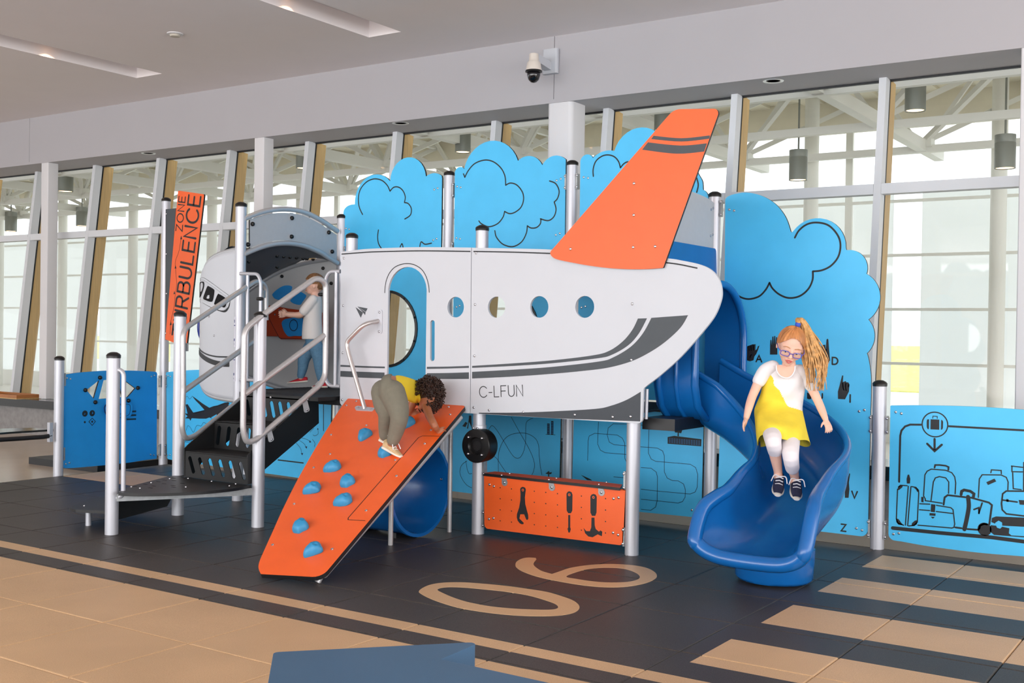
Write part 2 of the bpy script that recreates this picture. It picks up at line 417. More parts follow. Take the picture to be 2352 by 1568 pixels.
# the number 06 set into the tiles
def q5(P): return [FLOORP.px((860+x*.29762, 1240+y*.29762)) for x, y in P]
Z_O = [(343,395),(380,365),(450,340),(560,327),(700,327),(850,338),(1000,352),(1150,372),(1330,400),(1450,435),(1540,470),(1582,512),(1560,550),(1480,575),(1350,586),(1200,586),(1050,578),(900,563),(760,543),(640,520),(520,485),(420,447),(360,415)]
Z_I = [(487,385),(510,370),(580,362),(700,366),(850,380),(1000,396),(1180,425),(1300,458),(1390,490),(1418,516),(1395,533),(1320,538),(1200,535),(1050,527),(900,512),(800,495),(700,473),(600,440),(520,405)]
S_O1 = [(1250,150),(1228,180),(1240,205),(1290,238),(1370,262)]
S_O2 = [(1370,262),(1440,238),(1510,215),(1620,197),(1730,187),(1850,185),(2000,195),(2100,215),(2160,245),(2180,275),(2165,300),(2100,330),(1980,355),(1850,364),(1700,358),(1550,340),(1370,308),(1250,280),(1150,245),(1100,215),(1088,190),(1100,165),(1140,143),(1190,135),(1245,138)]
S_I = [(1480,280),(1600,234),(1730,215),(1870,215),(1960,230),(2030,260),(2048,290),(2010,312),(1930,325),(1800,327),(1680,318),(1560,300)]
TANI = mat('tan_inlay', (214, 177, 134), .42, var=.06, scale=260)
def inlay(name, outer, hole):
    mb = MB(); slab(mb, FLOORP, outer, [hole], thick=.003, mi=0, me_=0, d0=.0009); o = part(name, mb, TANI, floor); return o
inlay('numeral_inlay', catmull(q5(Z_O), True, 4), catmull(q5(Z_I), True, 4))
inlay('numeral_inlay', catmull(q5(S_O1), False, 4)+catmull(q5(S_O2), False, 4)[1:], catmull(q5(S_I), True, 4))
# ------------------------------------------------------------------ ceiling with lighting slots
ZC = 4.185
CEILP = Plane((0, 0, ZC), (1, 0, 0), (0, -1, 0))
e1 = PZ(372, 169, ZC); e1b = PZ(318, 180, ZC); e2 = PZ(921, 73, ZC); e2b = PZ(848, 86, ZC)
slots = []
for a, bq in ((e1, e1b), (e2, e2b)):
    x0, x1 = sorted((a[0], bq[0])); slots.append((x0, x1, a[1]-7.5, a[1]))
for dx in (3.5, 7.0): slots.append((slots[1][0]+dx, slots[1][1]+dx, slots[1][2], slots[1][3]))
mb = MB()
outer = [(-26, -4.4), (18, -4.4), (18, 18), (-26, 18)]
holes = [[(x0, -y1), (x1, -y1), (x1, -y0), (x0, -y0)] for x0, x1, y0, y1 in slots]
slab(mb, CEILP, outer, holes, thick=.16, mi=0, me_=0)
ceiling = struct('ceiling', mb.mesh('ceiling', CEIL), 'flat pale grey ceiling with long recessed lighting slots')
for x0, x1, y0, y1 in slots:
    b = MB(); b.box((x0-.05, y0-.05, ZC+.155), (x1+.05, y1+.05, ZC+.2)); part('slot_back', b, CEIL, ceiling)
LAMPW = mat('warm_lamp_face', (255, 214, 170), .5, emit=((255, 190, 130), 9.))
for k, (x0, x1, y0, y1) in enumerate(slots[:2]):
    lp = PZ(120, 128, ZC) if k == 0 else PZ(668, 20, ZC)
    t = thing('slot_light', ['small warm light tucked in the ceiling slot at the far corner', 'small warm light tucked in the ceiling slot nearer the dome camera'][k], 'light', (x0+.1, lp[1], ZC+.13), 'lights in the ceiling slots')
    b = MB(); b.lathe([(.035, .025), (.035, 0), (.03, -.02), (.022, -.022)], (x0+.1, lp[1], ZC+.13), 14); part('housing', b, COLPAINT, t, True, 40)
    b = MB(); b.lathe([(.026, -.0225), (.02, -.027), (.006, -.029)], (x0+.1, lp[1], ZC+.13), 14); part('lamp_face', b, LAMPW, t)
    l = bpy.data.lights.new('slot_lamp', 'SPOT'); l.energy = 14; l.color = (1, .62, .32); l.spot_size = 1.9; l.shadow_soft_size = .03
    lo = bpy.data.objects.new('slot_lamp', l); COL.objects.link(lo); lo.location = (0, 0, -.045); lo.parent = t
q = PZ(402, 77, ZC)
t = thing('smoke_detector', 'small round white detector on the grey ceiling', 'detector', (q[0], q[1], ZC))
b = MB(); b.lathe([(.075, .0), (.075, -.008), (.055, -.012)], (q[0], q[1], ZC), 20); part('rim', b, COLPAINT, t, True, 40)
b = MB(); b.lathe([(.05, -.0125), (.045, -.03), (.02, -.034)], (q[0], q[1], ZC), 20); part('sensor_head', b, mat('detector_beige', (198, 190, 176), .6), t, True, 40)
# ------------------------------------------------------------------ fascia, soffit, columns
YF = 4.39; ZF = 3.597; ZH = 3.545
b = MB(); b.box((-26, YF+.03, ZF+.01), (18, YF+.14, ZC+.15)); wall_b = struct('wall_fascia', b.mesh('wall_fascia', PAINT), 'deep painted bulkhead above the windows')
xs = [-26, -7.46, .832, 9.1, 18]
for k in range(4):
    b = MB(); b.box((xs[k]+.003, YF, ZF), (xs[k+1]-.003, YF+.03, ZC)); part('fascia_panel', b, PAINT, wall_b)
b = MB(); b.box((-26, YF, ZF-.035), (18, 5.02, ZF)); soff = struct('trim_1', b.mesh('trim_1', PAINT), 'grey soffit strip over the slanted windows')
def rbox(mb, x0, x1, y0, y1, z0, z1, r, n=5):
    pts = []
    for cx, cy, a0 in ((x1-r, y1-r, 0), (x0+r, y1-r, 90), (x0+r, y0+r, 180), (x1-r, y0+r, 270)):
        for i in range(n+1):
            a = math.radians(a0+90*i/n); pts.append((cx+r*math.cos(a), cy+r*math.sin(a)))
    k = len(pts); v = [(p[0], p[1], z0) for p in pts]+[(p[0], p[1], z1) for p in pts]
    return mb.add(v, [(i, (i+1) % k, k+(i+1) % k, k+i) for i in range(k)]+[tuple(range(k-1, -1, -1)), tuple(range(k, 2*k))])
ZS = ZF-.035
cols = [(-7.205, .155, .012), (-3.165, .155, .012), (.752, .275, .045), (4.88, .155, .012)]
for k, (x0, w, r) in enumerate(cols):
    b = MB(); rbox(b, x0, x0+w, YF+.01, YF+.01+w, .425 if k != 2 else .425, ZS, r)
    struct('column_%d' % (k+1), b.mesh('column', COLPAINT, True, 35), ['slim square white column farthest from the slide', 'slim square white column behind the orange sign', 'thick rounded white column under the dome camera', 'slim white column at the far side of the luggage panel'][k])
# window seat
b = MB(); b.box((-26, 4.3, -.05), (14, 4.72, .312)); seat = struct('window_seat', b.mesh('window_seat', mat('concrete_face', (150, 147, 146), .8, var=.14, scale=14)), 'low concrete window bench with black stone top')
seat['category'] = 'bench'
b = MB(); b.box((-26, 4.2, .312), (14, 4.75, .42)); part('stone_top', b, mat('black_stone', (30, 28, 28), .12, var=.2, scale=50), seat)
# downlights in the soffit
for k, (px, py) in enumerate(((341, 352), (920, 283), (1776, 186))):
    q = PZ(px, py, ZS); c = (q[0], q[1], ZS)
    t = thing('downlight', ['recessed downlight above the farthest windows', 'recessed downlight above the cloud panels', 'recessed downlight above the big alphabet cloud panel'][k], 'light', c, 'downlights in the soffit')
    b = MB(); b.lathe([(.055, .002), (.062, -.001), (.085, -.004), (.088, .0)], c, 28); part('trim_ring', b, mat('bright_trim', (225, 225, 225), .3, metal=.5), t, True, 40)
    b = MB(); b.lathe([(.056, -.002), (.05, .012), (.03, .03), (.01, .032)], c, 28, cap=False); part('reflector', b, mat('satin_reflector', (228, 226, 222), .35, metal=.1), t, True, 50)
# dome camera on its wall bracket
c = PY(1226, 152, YF-.31); bx = PY(1270, 143, YF)
t = thing('security_camera', 'white dome camera on a bracket fixed to the bulkhead', 'camera', (c[0], c[1], c[2]))
b = MB(); rbox(b, bx[0]-.085, bx[0]+.075, YF-.055, YF-.001, bx[2]-.115, bx[2]+.115, .02); part('wall_box', b, mat('camera_grey', (196, 198, 204), .5), t, True, 35)
ctop = PY(1226, 122, YF-.31)[2]; cbot = PY(1226, 190, YF-.31)[2]; hh = ctop-cbot
b = MB(); b.bar((bx[0]-.02, YF-.05, ctop-.07), (c[0], c[1], ctop-.04), .075, .075); part('arm', b, MATS['camera_grey'], t)
CW = mat('camera_white', (226, 216, 206), .4)
b = MB(); b.lathe([(.02, hh), (.042, hh-.008), (.046, hh-.07), (.05, hh*.72), (.062, hh*.66), (.074, hh*.42), (.074, hh*.40)], (c[0], c[1], cbot), 24); part('housing', b, CW, t, True, 40)
b = MB(); b.lathe([(.076, hh*.41), (.078, hh*.36), (.06, hh*.34)], (c[0], c[1], cbot), 24); part('collar', b, RUBBER, t, True, 40)
b = MB(); b.lathe([(.062, hh*.36), (.060, hh*.24), (.048, hh*.1), (.026, hh*.02), (.005, 0)], (c[0], c[1], cbot), 24); part('dome', b, mat('smoked_dome', (14, 14, 20), .06, spec=.8), t, True)
# ------------------------------------------------------------------ slanted window wall
GLASS = glass_mat()
def yw(z): return 4.64+.112*(z-.5)
mx = [PY(px, py, yw(ZH)-.07)[0] for px, py in ((222, 378), (2024, 178))]
nb = 8; step = (mx[1]-mx[0])/nb
mxs = [mx[0]+step*k for k in range(-8, nb+6)]
frame = thing('window_1', 'tall slanted window wall with pale mullions and timber backing', 'window'); frame['kind'] = 'structure'
for x in mxs:
    a = (x+.03, yw(.42)-.075, .42); c2 = (x+.03, yw(ZS)-.075, ZS)
    b = MB(); b.bar(a, c2, .06, .11, up=(0, 1, 0)); part('mullion', b, MULL, frame)
    b = MB(); b.bar((x+.03, yw(.42)-.008, .42), (x+.03, yw(ZS)-.008, ZS), .064, .02, up=(0, 1, 0)); part('gasket', b, GASKET, frame)
    b = MB(); b.bar((x+.035, yw(.42)+.08, .42), (x+.035, yw(ZS)+.08, ZS), .05, .15, up=(0, 1, 0)); part('timber_fin', b, WOOD, frame)
for k in range(len(mxs)-1):
    x0, x1 = mxs[k]+.062, mxs[k+1]-.002
    b = MB(); b.bar((x0, yw(2.63)-.075, 2.63), (x1, yw(2.63)-.075, 2.63), .11, .085); part('transom', b, MULL, frame)
    b = MB(); b.bar((x0, yw(ZS)-.012, ZS-.008), (x1, yw(ZS)-.012, ZS-.008), .03, .016); part('head_gasket', b, GASKET, frame)
    for z0, z1 in ((.42, 2.59), (2.67, ZS)):
        b = MB(); b.add([(x0-.01, yw(z0)+.002, z0), (x1+.01, yw(z0)+.002, z0), (x1+.01, yw(z1)+.002, z1), (x0-.01, yw(z1)+.002, z1)], [(0, 1, 2, 3)]); part('pane', b, GLASS, frame)
# ------------------------------------------------------------------ the bright hall beyond the glass
YA = 11.4
b = MB(); b.box((-40, 4.75, -.12), (20, YA+.2, -.05)); struct('floor_beyond', b.mesh('floor_beyond', mat('pale_floor', (236, 232, 224), .4)), 'pale floor of the hall beyond the windows')
b = MB()
b.box((-40, 5.05, 4.78), (20, YA+.1, 4.88))
roofb = struct('ceiling_beyond', b.mesh('ceiling_beyond', DECK), 'corrugated cream roof deck of the hall beyond')
for k in range(60):
    x = -28+.8*k; b = MB(); b.box((x, 5.1, 4.74), (x+.3, YA, 4.78)); part('deck_rib', b, DECK, roofb)
tr = thing('steel_truss', 'white painted steel space frame under the far roof', 'truss')
def bar(name, a, c, w, h): 
    b = MB(); b.bar(a, c, w, h); part(name, b, TRUSSW, tr)
for k in range(-12, 4):
    x = 2.72+2.45*k
    bar('beam', (x, 5.25, 3.86), (x, YA-.2, 3.86), .12, .14)
    for j, y in enumerate((6.3, 8.4, 10.3)):
        for sx in (-1, 1):
            bar('diagonal', (x, y, 3.9), (x+sx*1.22, y+1.0, 4.66), .065, .065); bar('diagonal', (x, y, 3.9), (x+sx*1.22, y-1.0, 4.66), .065, .065)
            bar('web', (x+sx*.02, y, 3.86), (x+sx*.62, y, 4.7), .05, .05)
        b = MB(); b.box((x-.13, y-.1, 3.84), (x+.13, y+.1, 3.95)); part('node_plate', b, TRUSSW, tr)
for y in (6.3, 8.4, 10.3):
    bar('chord', (-30, y, 3.82), (12, y, 3.82), .085, .09)
for y in (5.4, 7.3, 9.4):
    bar('chord', (-30, y, 4.66), (12, y, 4.66), .09, .1)
for k in range(-12, 4):
    bar('beam', (2.72+2.45*k+1.22, 5.3, 4.66), (2.72+2.45*k+1.22, YA-.2, 4.66), .08, .09)
BL = bpy.data.materials.new('blind_fabric'); BL.use_nodes = True
_n = BL.node_tree.nodes; _b = _n['Principled BSDF']; _b.inputs['Base Color'].default_value = (.93, .93, .93, 1); _b.inputs['Roughness'].default_value = .9
_t = _n.new('ShaderNodeBsdfTranslucent'); _t.inputs[0].default_value = (.84, .85, .84, 1); _x = _n.new('ShaderNodeMixShader'); _x.inputs[0].default_value = .85
BL.node_tree.links.new(_b.outputs[0], _x.inputs[1]); BL.node_tree.links.new(_t.outputs[0], _x.inputs[2]); BL.node_tree.links.new(_x.outputs[0], _n['Material Output'].inputs[0])
far = thing('window_2', 'far glazed wall with white blinds and thin rails', 'window'); far['kind'] = 'structure'
vx = [1.1-2.45*k for k in range(-4, 14)]
b = MB(); b.box((-40, YA-.1, 4.32), (20, YA+.1, 4.78)); part('header_beam', b, DECK, far)
b = MB(); b.box((-40, YA-.1, -.05), (20, YA+.1, .3)); part('plinth', b, TRUSSW, far)
g0, g1 = PY(2042, 820, YA)[0], PY(2108, 820, YA)[0]
for k, x in enumerate(vx):
    b = MB(); b.tube([(x, YA-.6, -.05), (x, YA-.6, 4.78)], .1, 14); part('round_post', b, TRUSSW, far, True, 40)
    b = MB(); b.bar((x+.35, YA, .3), (x+.35, YA, 4.32), .06, .1); part('mullion', b, TRUSSW, far)
    for z in (1.05, 1.8, 2.55, 3.3):
        b = MB(); b.bar((x+.35, YA-.02, z), (x-2.1, YA-.02, z), .05, .04); part('rail', b, TRUSSW, far)
    b = MB(); b.add([(x+.3, YA+.05, .2), (x-2.07, YA+.05, .2), (x-2.07, YA+.05, 4.4), (x+.3, YA+.05, 4.4)], [(0, 1, 2, 3)])
    part('pane', b, GLASS, far)
    x0, x1 = x-2.07, x+.3
    segs = [(x0, x1)] if g1 < x0 or g0 > x1 else [q for q in ((x0, min(g0, x1)), (max(g1, x0), x1)) if q[1]-q[0] > .05]
    for a_, c_ in segs:
        b = MB(); b.box((a_, YA+.1, .1), (c_, YA+.11, 3.45)); part('roller_blind', b, BL, far)
b = MB(); b.box((-300, YA+.3, -1.1), (300, 600, -1.)); struct('ground_outside', b.mesh('ground_outside', mat('apron_concrete', (205, 205, 200), .9, var=.05, scale=.5)), 'pale concrete ground outside the far windows')
b = MB(); b.box((-200, 46, -1.), (60, 600, -.95)); struct('lawn_outside', b.mesh('lawn_outside', mat('spring_grass', (226, 222, 130), .9, var=.25, scale=2)), 'yellow-green lawn seen through the far window gap')
LG = mat('lamp_grey', (140, 143, 136), .45, metal=.4)
LE = mat('pendant_lamp_face', (255, 225, 190), .5, emit=((255, 215, 165), 3.))
pend = [(2102, 178, 255, 7.0, 'big grey cylinder lamp near the top corner behind the window'), (1521, 238, 300, 7.0, 'grey cylinder lamp behind the orange tail fin'), (1063, 290, 350, 7.0, 'grey cylinder lamp above the middle cloud panel'),
        (697, 330, 387, 7.0, 'grey cylinder lamp above the arched cockpit roof'), (150, 382, 440, 7.0, 'grey cylinder lamp beside the slim column window'),
        (2308, 310, 387, 9.0, 'hanging grey cylinder lamp above the luggage panel'), (1833, 345, 414, 9.0, 'hanging grey cylinder lamp above the big alphabet cloud'), (188, 476, 519, 10, 'small hanging cylinder lamp in the farthest window pair'), (25, 487, 531, 10, 'small hanging cylinder lamp at the picture edge')]
for k, (x, y0, y1, Y, lb) in enumerate(pend):
    a = PY(x, y0, Y); c = PY(x, y1, Y); hgt = a[2]-c[2]; r = hgt*.30
    t = thing('pendant_lamp', lb, 'lamp', (c[0], c[1], c[2]), 'cylinder lamps in the hall beyond')
    b = MB(); b.lathe([(r*.86, 0.01), (r, 0), (r, hgt*.75), (r*.985, hgt*.76), (r*.985, hgt*.78), (r, hgt*.79), (r, hgt), (r*.3, hgt+.01)], (c[0], c[1], c[2]), 24); part('drum', b, LG, t, True, 40)
    b = MB(); b.lathe([(r*.84, .008), (r*.5, .012), (.01, .012)], (c[0], c[1], c[2]), 20); part('lamp_face', b, LE, t)
    b = MB(); b.tube([(c[0], c[1], c[2]+hgt), (c[0], c[1], 4.79)], .012, 8); part('rod', b, LG, t)
# ================================================================== the play structure
G = 1.21
def post(x, y, zt, label, r=.0445, brk=()):
    t = thing('support_post', label, 'post', (x, y, 0), 'silver posts of the play structure')
    b = MB(); b.lathe([(r, -.03), (r, zt-.038)], (x, y, 0), 28); part('pole', b, ALU, t, True, 40)
    b = MB(); b.lathe([(r+.003, zt-.042), (r+.004, zt-.022), (r*.9, zt-.012), (r*.5, zt-.002), (.004, zt)], (x, y, 0), 28); part('cap', b, RUBBER, t, True, 50)
    for (dx, dy, z) in brk:   # hinge plate beside the post with two bolts
        b = MB(); w = .012; c = (x+dx*(r+.006), y+dy*(r+.006))
        b.box((c[0]-(.007 if dx else .02), c[1]-(.007 if dy else .02), z-.06), (c[0]+(.007 if dx else .02), c[1]+(.007 if dy else .02), z+.06))
        k = part('bracket', b, GALV, t)
        for dz in (-.045, .045):
            o = copy_to(BOLTM, 'bolt', (c[0]+(dx*.004), c[1]-(.02 if dx else 0)+dy*.004, z+dz), t, nrot((0, -1, 0) if dx else (1, 0, 0)))
    return t
E_, W_ = (1, 0), (-1, 0)
def br(dirs, zs): return [(d[0], d[1], z) for d in dirs for z in zs]
XP = [-2.98, -1.77, -.56, .65, 1.86, 3.07, 4.28, 5.49]; YR0, YR1 = 1.82, 3.03
post(XP[0], YR0, 1.123, 'short silver post holding the black seat and the steering wheel panel', brk=[(0, 1, .9), (0, 1, .2)])
post(XP[0], YR1, 2.736, 'tall thin silver post carrying the orange tilted sign', brk=[(0, -1, .85), (0, -1, .15), (1, 0, .85), (1, 0, .15)])
post(-.074, .247, 1.237, 'short silver post with a curved grab rail at the landing corner')
post(-.36, 1.045, 1.532, 'silver post at the foot of the far stair rail')
post(.477, 1.06, 1.532, 'silver post at the foot of the near stair rail')
post(XP[2], YR0, 2.441, 'tall silver post with warning sticker beside the cockpit')
post(XP[2], YR1, 2.457, 'tall silver post at the back end of the arched roof tubes', brk=br([E_], (2.1, 1.2)))
post(XP[3], YR0, 2.145, 'silver post rising behind the fuselage front corner')
post(XP[4], YR0, 2.157, 'silver post behind the fuselage joint carrying the black drum', brk=[(1, 0, .47), (1, 0, .11)])
post(XP[5], YR0, 1.80, 'silver post under the tail end of the fuselage', brk=[(-1, 0, .47), (-1, 0, .11)])
post(XP[3], YR1, 2.767, 'tall silver post between the first two cloud panels', brk=br([E_], (2.6, 2.1, .7)))
post(XP[4], YR1, 2.77, 'tall silver post between the second cloud panel and the tail fin', brk=br([W_, E_], (2.6, 2.1, .82)))
post(XP[5], YR1, 2.456, 'silver post between the slide hood and the alphabet cloud panel', brk=br([W_, E_], (2.33, 1.75)))
post(XP[6], YR1, 1.129, 'short silver post between the alphabet panel and the luggage panel', brk=br([W_, E_], (.83, .13)))
post(XP[7], YR1, 1.129, 'short silver post at the far end of the luggage panel')
post(XP[1], YR1, .93, 'short silver post behind the black stair')
# warning stickers on the cockpit post
def sticker(x0, x1, y0, y1, lb):
    pl = planeY(YR0-.0462); a = pl.px((x0, y0)); c = pl.px((x1, y1)); mb = MB()
    uu = [XP[2]+.046*math.sin(t) for t in (-.75, -.4, 0, .2)]; rows = []
    for tt in (-.85, -.5, -.15, .15):
        rows.append([(XP[2]+.0456*math.sin(tt), YR0-.0456*math.cos(tt), z) for z in (c[1], a[1])])
    mb.grid(rows); t = thing('safety_sticker', lb, 'sticker', (XP[2], YR0-.045, c[1])); part('sheet', mb, mat('sticker_white', (214, 214, 226), .4), t, True)
    mb = MB(); h = a[1]-c[1]
    for f0, f1, t0, t1 in ((.86, .92, -.7, -.55), (.80, .90, -.35, -.15), (.7, .73, -.75, 0), (.2, .28, -.75, -.6), (.2, .28, -.5, -.15), (.08, .12, -.7, -.6), (.08, .12, -.4, -.3)):
        rows = [[(XP[2]+.0461*math.sin(q), YR0-.0461*math.cos(q), c[1]+h*f) for f in (f0, f1)] for q in np.linspace(t0, t1, 4)]
        mb.grid(rows)
    part('print', mb, mat('sticker_ink', (60, 70, 130), .5), t)
sticker(531, 541, 727, 797, 'upper pale warning sticker on the cockpit post')
sticker(531, 541, 806, 876, 'lower pale warning sticker on the cockpit post')
# ------------------------------------------------------------------ panels
def panel(name, label, cat, pl, outer, holes=(), thick=.019, face=BLUE, edge=BLACKP, bl=(), loc=None, group=None, fname='board'):
    O = path(pl, outer) if not isinstance(outer, np.ndarray) else [tuple(p) for p in outer]
    H = [list(h) for h in holes]
    c = np.mean([pl.w(p) for p in O], axis=0); c[2] = min(pl.w(p)[2] for p in O)
    t = thing(name, label, cat, c, group)
    mb = MB(); slab(mb, pl, O, H, thick, 0, 1); part(fname, mb, [face, edge], t)
    bolts(t, pl, bl, d=.0)
    return t
def crop(ox, oy, s): return lambda *P: [(ox+p[0]*s, oy+p[1]*s) for p in P]
def lines(parent, pl, runs, w, name='engraved_line', M=INK, smooth=True, closed=False, n=6):
    for P in runs:
        uv = [pl.px(p) for p in P]
        if smooth and len(uv) > 2: uv = catmull(uv, closed, n)
        mb = MB(); ribbon(mb, pl, uv, w, closed=closed); part(name, mb, M, parent)
def fills(parent, pl, polys, name='silhouette', M=INK, smooth=False, d=.0012):
    for P in polys:
        uv = [pl.px(p) for p in P]
        if smooth: uv = catmull(uv, True, 4)
        mb = MB(); flatpoly(mb, pl, uv, d=d); part(name, mb, M, parent)
def circle_px(pl, c, r): return circ(pl.px(c), r, 28)
PF = planeY(1.755)
c6 = crop(770, 520, .30619); c7 = crop(1180, 520, .30619)
f1 = panel('fuselage_panel', 'pale grey fuselage panel with arched doorway and paper plane mark', 'panel', PF,
    [(780.7, 931, .03), (783.8, 578.2, .01), ('S', [(830, 572.5), (861.9, 570.5), (910, 568.6), (953.7, 567.5), (1020, 567.6), (1082.2, 568.4)]), (1079.2, 949)],
    [path(PF, [(888.2, 905), (891.6, 663.9), ('A', (937.8, 612.8), (980, 663.9)), (977, 905)]),
     path(PF, [(987.7, 829, .02), (988.3, 735, .02), (998.5, 735, .02), (998, 829, .02)]), circle_px(PF, (1046.5, 705.2), .0725)],
    .019, WHITE, WHITE, c6((66, 237), (60, 593), (57, 947), (54, 1300)))
lines(f1, PF, [[(785.3, 583.4), (830, 580), (861.9, 578.2), (953.7, 576), (1020, 576.4), (1080, 577.3)]], .0085)
lines(f1, PF, [[(884, 672)] + [tuple(q) for q in []] + [(886, 650), (893, 630), (905, 615), (920, 607.5), (936, 605.2), (952, 608), (968, 618), (978, 633), (984, 652), (986.2, 671)]], .006)
def band(parent, pl, up, lo, name='stripe', M=DKGREY):
    P = catmull([pl.px(p) for p in up], False, 5)+catmull([pl.px(p) for p in lo], False, 5)[::-1]
    mb = MB(); flatpoly(mb, pl, P); part(name, mb, M, parent)
band(f1, PF, [(782.2, 837.6), (830, 840), (884, 841.6)], [(782.2, 841.8), (830, 844), (884, 845.6)])
band(f1, PF, [(782.2, 851.4), (830, 853.5), (883.3, 855.3)], [(781.8, 864.6), (830, 867), (883.3, 869)])
band(f1, PF, [(980.7, 842.2), (1030, 841.5), (1077, 839.8)], [(980.7, 847), (1030, 846), (1077, 844.6)])
band(f1, PF, [(980.7, 856.8), (1030, 856.2), (1077, 854.7)], [(980.7, 869.8), (1030, 870), (1077, 869.8)])
fills(f1, PF, [c6((153, 605), (192, 684), (209, 645)), c6((166, 600), (243, 614), (230, 640)), c6((170, 604), (228, 642), (224, 664), (206, 640))], 'paper_plane_mark', DKGREY)
f2 = panel('fuselage_panel', 'pale grey tail section of the fuselage with three portholes and C-LFUN lettering', 'panel', PF,
    [(1080.6, 949), (1083.6, 568.6), ('S', [(1180, 570.5), (1270, 573), (1400, 581), (1529, 592.6), (1562.8, 597.5), (1605.6, 606.7), (1633.2, 619.5), (1651.5, 642.5), (1657.7, 670), (1654, 694.5), (1639.3, 728.2), (1608.7, 768), (1562.7, 820), (1516.8, 861.4), (1490, 882)]), (1477.6, 892, .02), (1474.6, 972.3, .03), (1333, 964), (1180, 954.8)],
    [circle_px(PF, (1140.5, 705.2), .0725), circle_px(PF, (1238.5, 704.6), .0725), circle_px(PF, (1342.9, 704.6), .0715)],
    .019, WHITE, WHITE, c6((1057, 198), (1050, 585), (1046, 970), (1040, 1357), (1155, 1377))+c7((890, 580), (883, 1000), (73, 1392), (459, 1412), (743, 1428), (877, 1425)))
lines(f2, PF, [[(1088.4, 577.3), (1180, 579), (1263.6, 581.9)], [(1527.5, 602.7), (1560, 607), (1601, 615.5)]], .0085)
band(f2, PF, [(1084.5, 840), (1180, 834), (1270, 827), (1363.7, 815.5), (1400.5, 804.8), (1431, 783.3), (1452.5, 757.3), (1465.4, 731.3)],
     [(1084.5, 844.6), (1180, 840), (1270, 833.8), (1372.9, 822.5), (1406.6, 814), (1443.3, 792.5), (1467.8, 765), (1486.2, 730.7)])
P = catmull([PF.px(p) for p in [(1084.5, 853.7), (1180, 848.5), (1270, 842.1), (1376, 829.9), (1409.6, 820), (1449.4, 795.6), (1477, 765), (1496.3, 729.7)]], False, 5)
P += catmull([PF.px(p) for p in [(1580.5, 723.6), (1562.7, 752.7), (1526, 786.4), (1486.2, 812.4), (1446.4, 830.8), (1394.3, 844.6), (1333, 852.2), (1270, 858), (1180, 864.5), (1084.5, 869)]], False, 5)
mb = MB(); flatpoly(mb, PF, P); part('stripe', mb, DKGREY, f2)
P = catmull([PF.px(p) for p in [(1100, 947.6), (1189, 947.2), (1278.6, 943.9), (1367.9, 938.6), (1403.6, 931.4), (1439.3, 918), (1471.8, 899.3)]], False, 5)+[PF.px(p) for p in [(1470.5, 967.5), (1278.6, 960.5), (1100, 949.4)]]
mb = MB(); flatpoly(mb, PF, P); part('belly_stripe', mb, mat('belly_dark', (48, 54, 62), .45, var=.05), f2)
a = np.array(PF.px((1102, 912.3))); e = np.array(PF.px((1201, 909.2))); xd = (e-a)/np.linalg.norm(e-a); yd = np.array([-xd[1], xd[0]])
tw = sum(GW[c] for c in 'C-LFUN')+.26*5
h_ = .0745; mb = MB(); lettering(mb, PF, 'C-LFUN', a, xd, yd, h_, .0058, sx=np.linalg.norm(e-a)/tw/h_, gap=.26); part('lettering', mb, INK, f2)
# tail fin
PT = planeY(1.734); ct = crop(1240, 200, .28058)
tf = panel('tail_fin', 'tall orange tail fin with two dark stripes', 'tail fin', PT,
    [(1274, 566.5), (1548, 250.5, .10), (1654.2, 249.6, .03), (1523, 615, .03)] + [('S', [(1490, 617.5), (1447.6, 618), (1400, 615.5), (1352.2, 609.6), (1310, 602), (1280, 595.5), (1268, 589), (1264, 579), (1274, 566.5)])],
    [], .019, ORANGE, BLACKP, ct((772, 788), (770, 1047), (765, 1310), (252, 1324), (945, 1304)))
band(tf, PT, [(1501.5, 311.7), (1565.5, 317.3), (1630.9, 310.8)], [(1495.9, 319.2), (1565.5, 324.9), (1629.4, 318.4)], M=DKGREY)
band(tf, PT, [(1488.3, 326.8), (1562.7, 334.1), (1623.8, 329)], [(1475.1, 343.7), (1554.2, 352.9), (1617.4, 347.9)], M=DKGREY)
# ------------------------------------------------------------------ cloud panels on the back row
PB = planeY(3.02); cc = crop(760, 230, .24868); cs = crop(1560, 420, .30619)
def bubble(parent, pl, c, r):
    cw = pl.w(c); b = MB(); rows = []
    b2 = MB()
    for rr, h in ((r+.025, .001), (r+.024, .012), (r+.002, .014), (r, .001)):
        rows.append([pl.w((c[0]+rr*math.cos(a), c[1]+rr*math.sin(a)), h) for a in [2*math.pi*i/40 for i in range(40)]])
    b.grid(rows, closed_v=True); ring = part('dome_ring', b, RUBBER, parent)
    rows = []
    for k in range(9):
        f = k/8*math.pi/2; rr = r*math.cos(f); h = -.02-.42*r*math.sin(f)
        rows.append([pl.w((c[0]+max(rr, .002)*math.cos(a), c[1]+max(rr, .002)*math.sin(a)), h) for a in [2*math.pi*i/40 for i in range(40)]])
    b2.grid(rows, closed_v=True); part('clear_dome', b2, GLASS, parent, True)
    for i in range(10):
        a = 2*math.pi*(i+.5)/10; copy_to(KNOBM, 'black_cap', pl.w((c[0]+(r+.013)*math.cos(a), c[1]+(r+.013)*math.sin(a)), .013), parent, nrot(pl.n)).scale = (.6, .6, .6)
B1 = PB.px((890, 755)); B2 = PB.px((1158, 760)); RB = .315
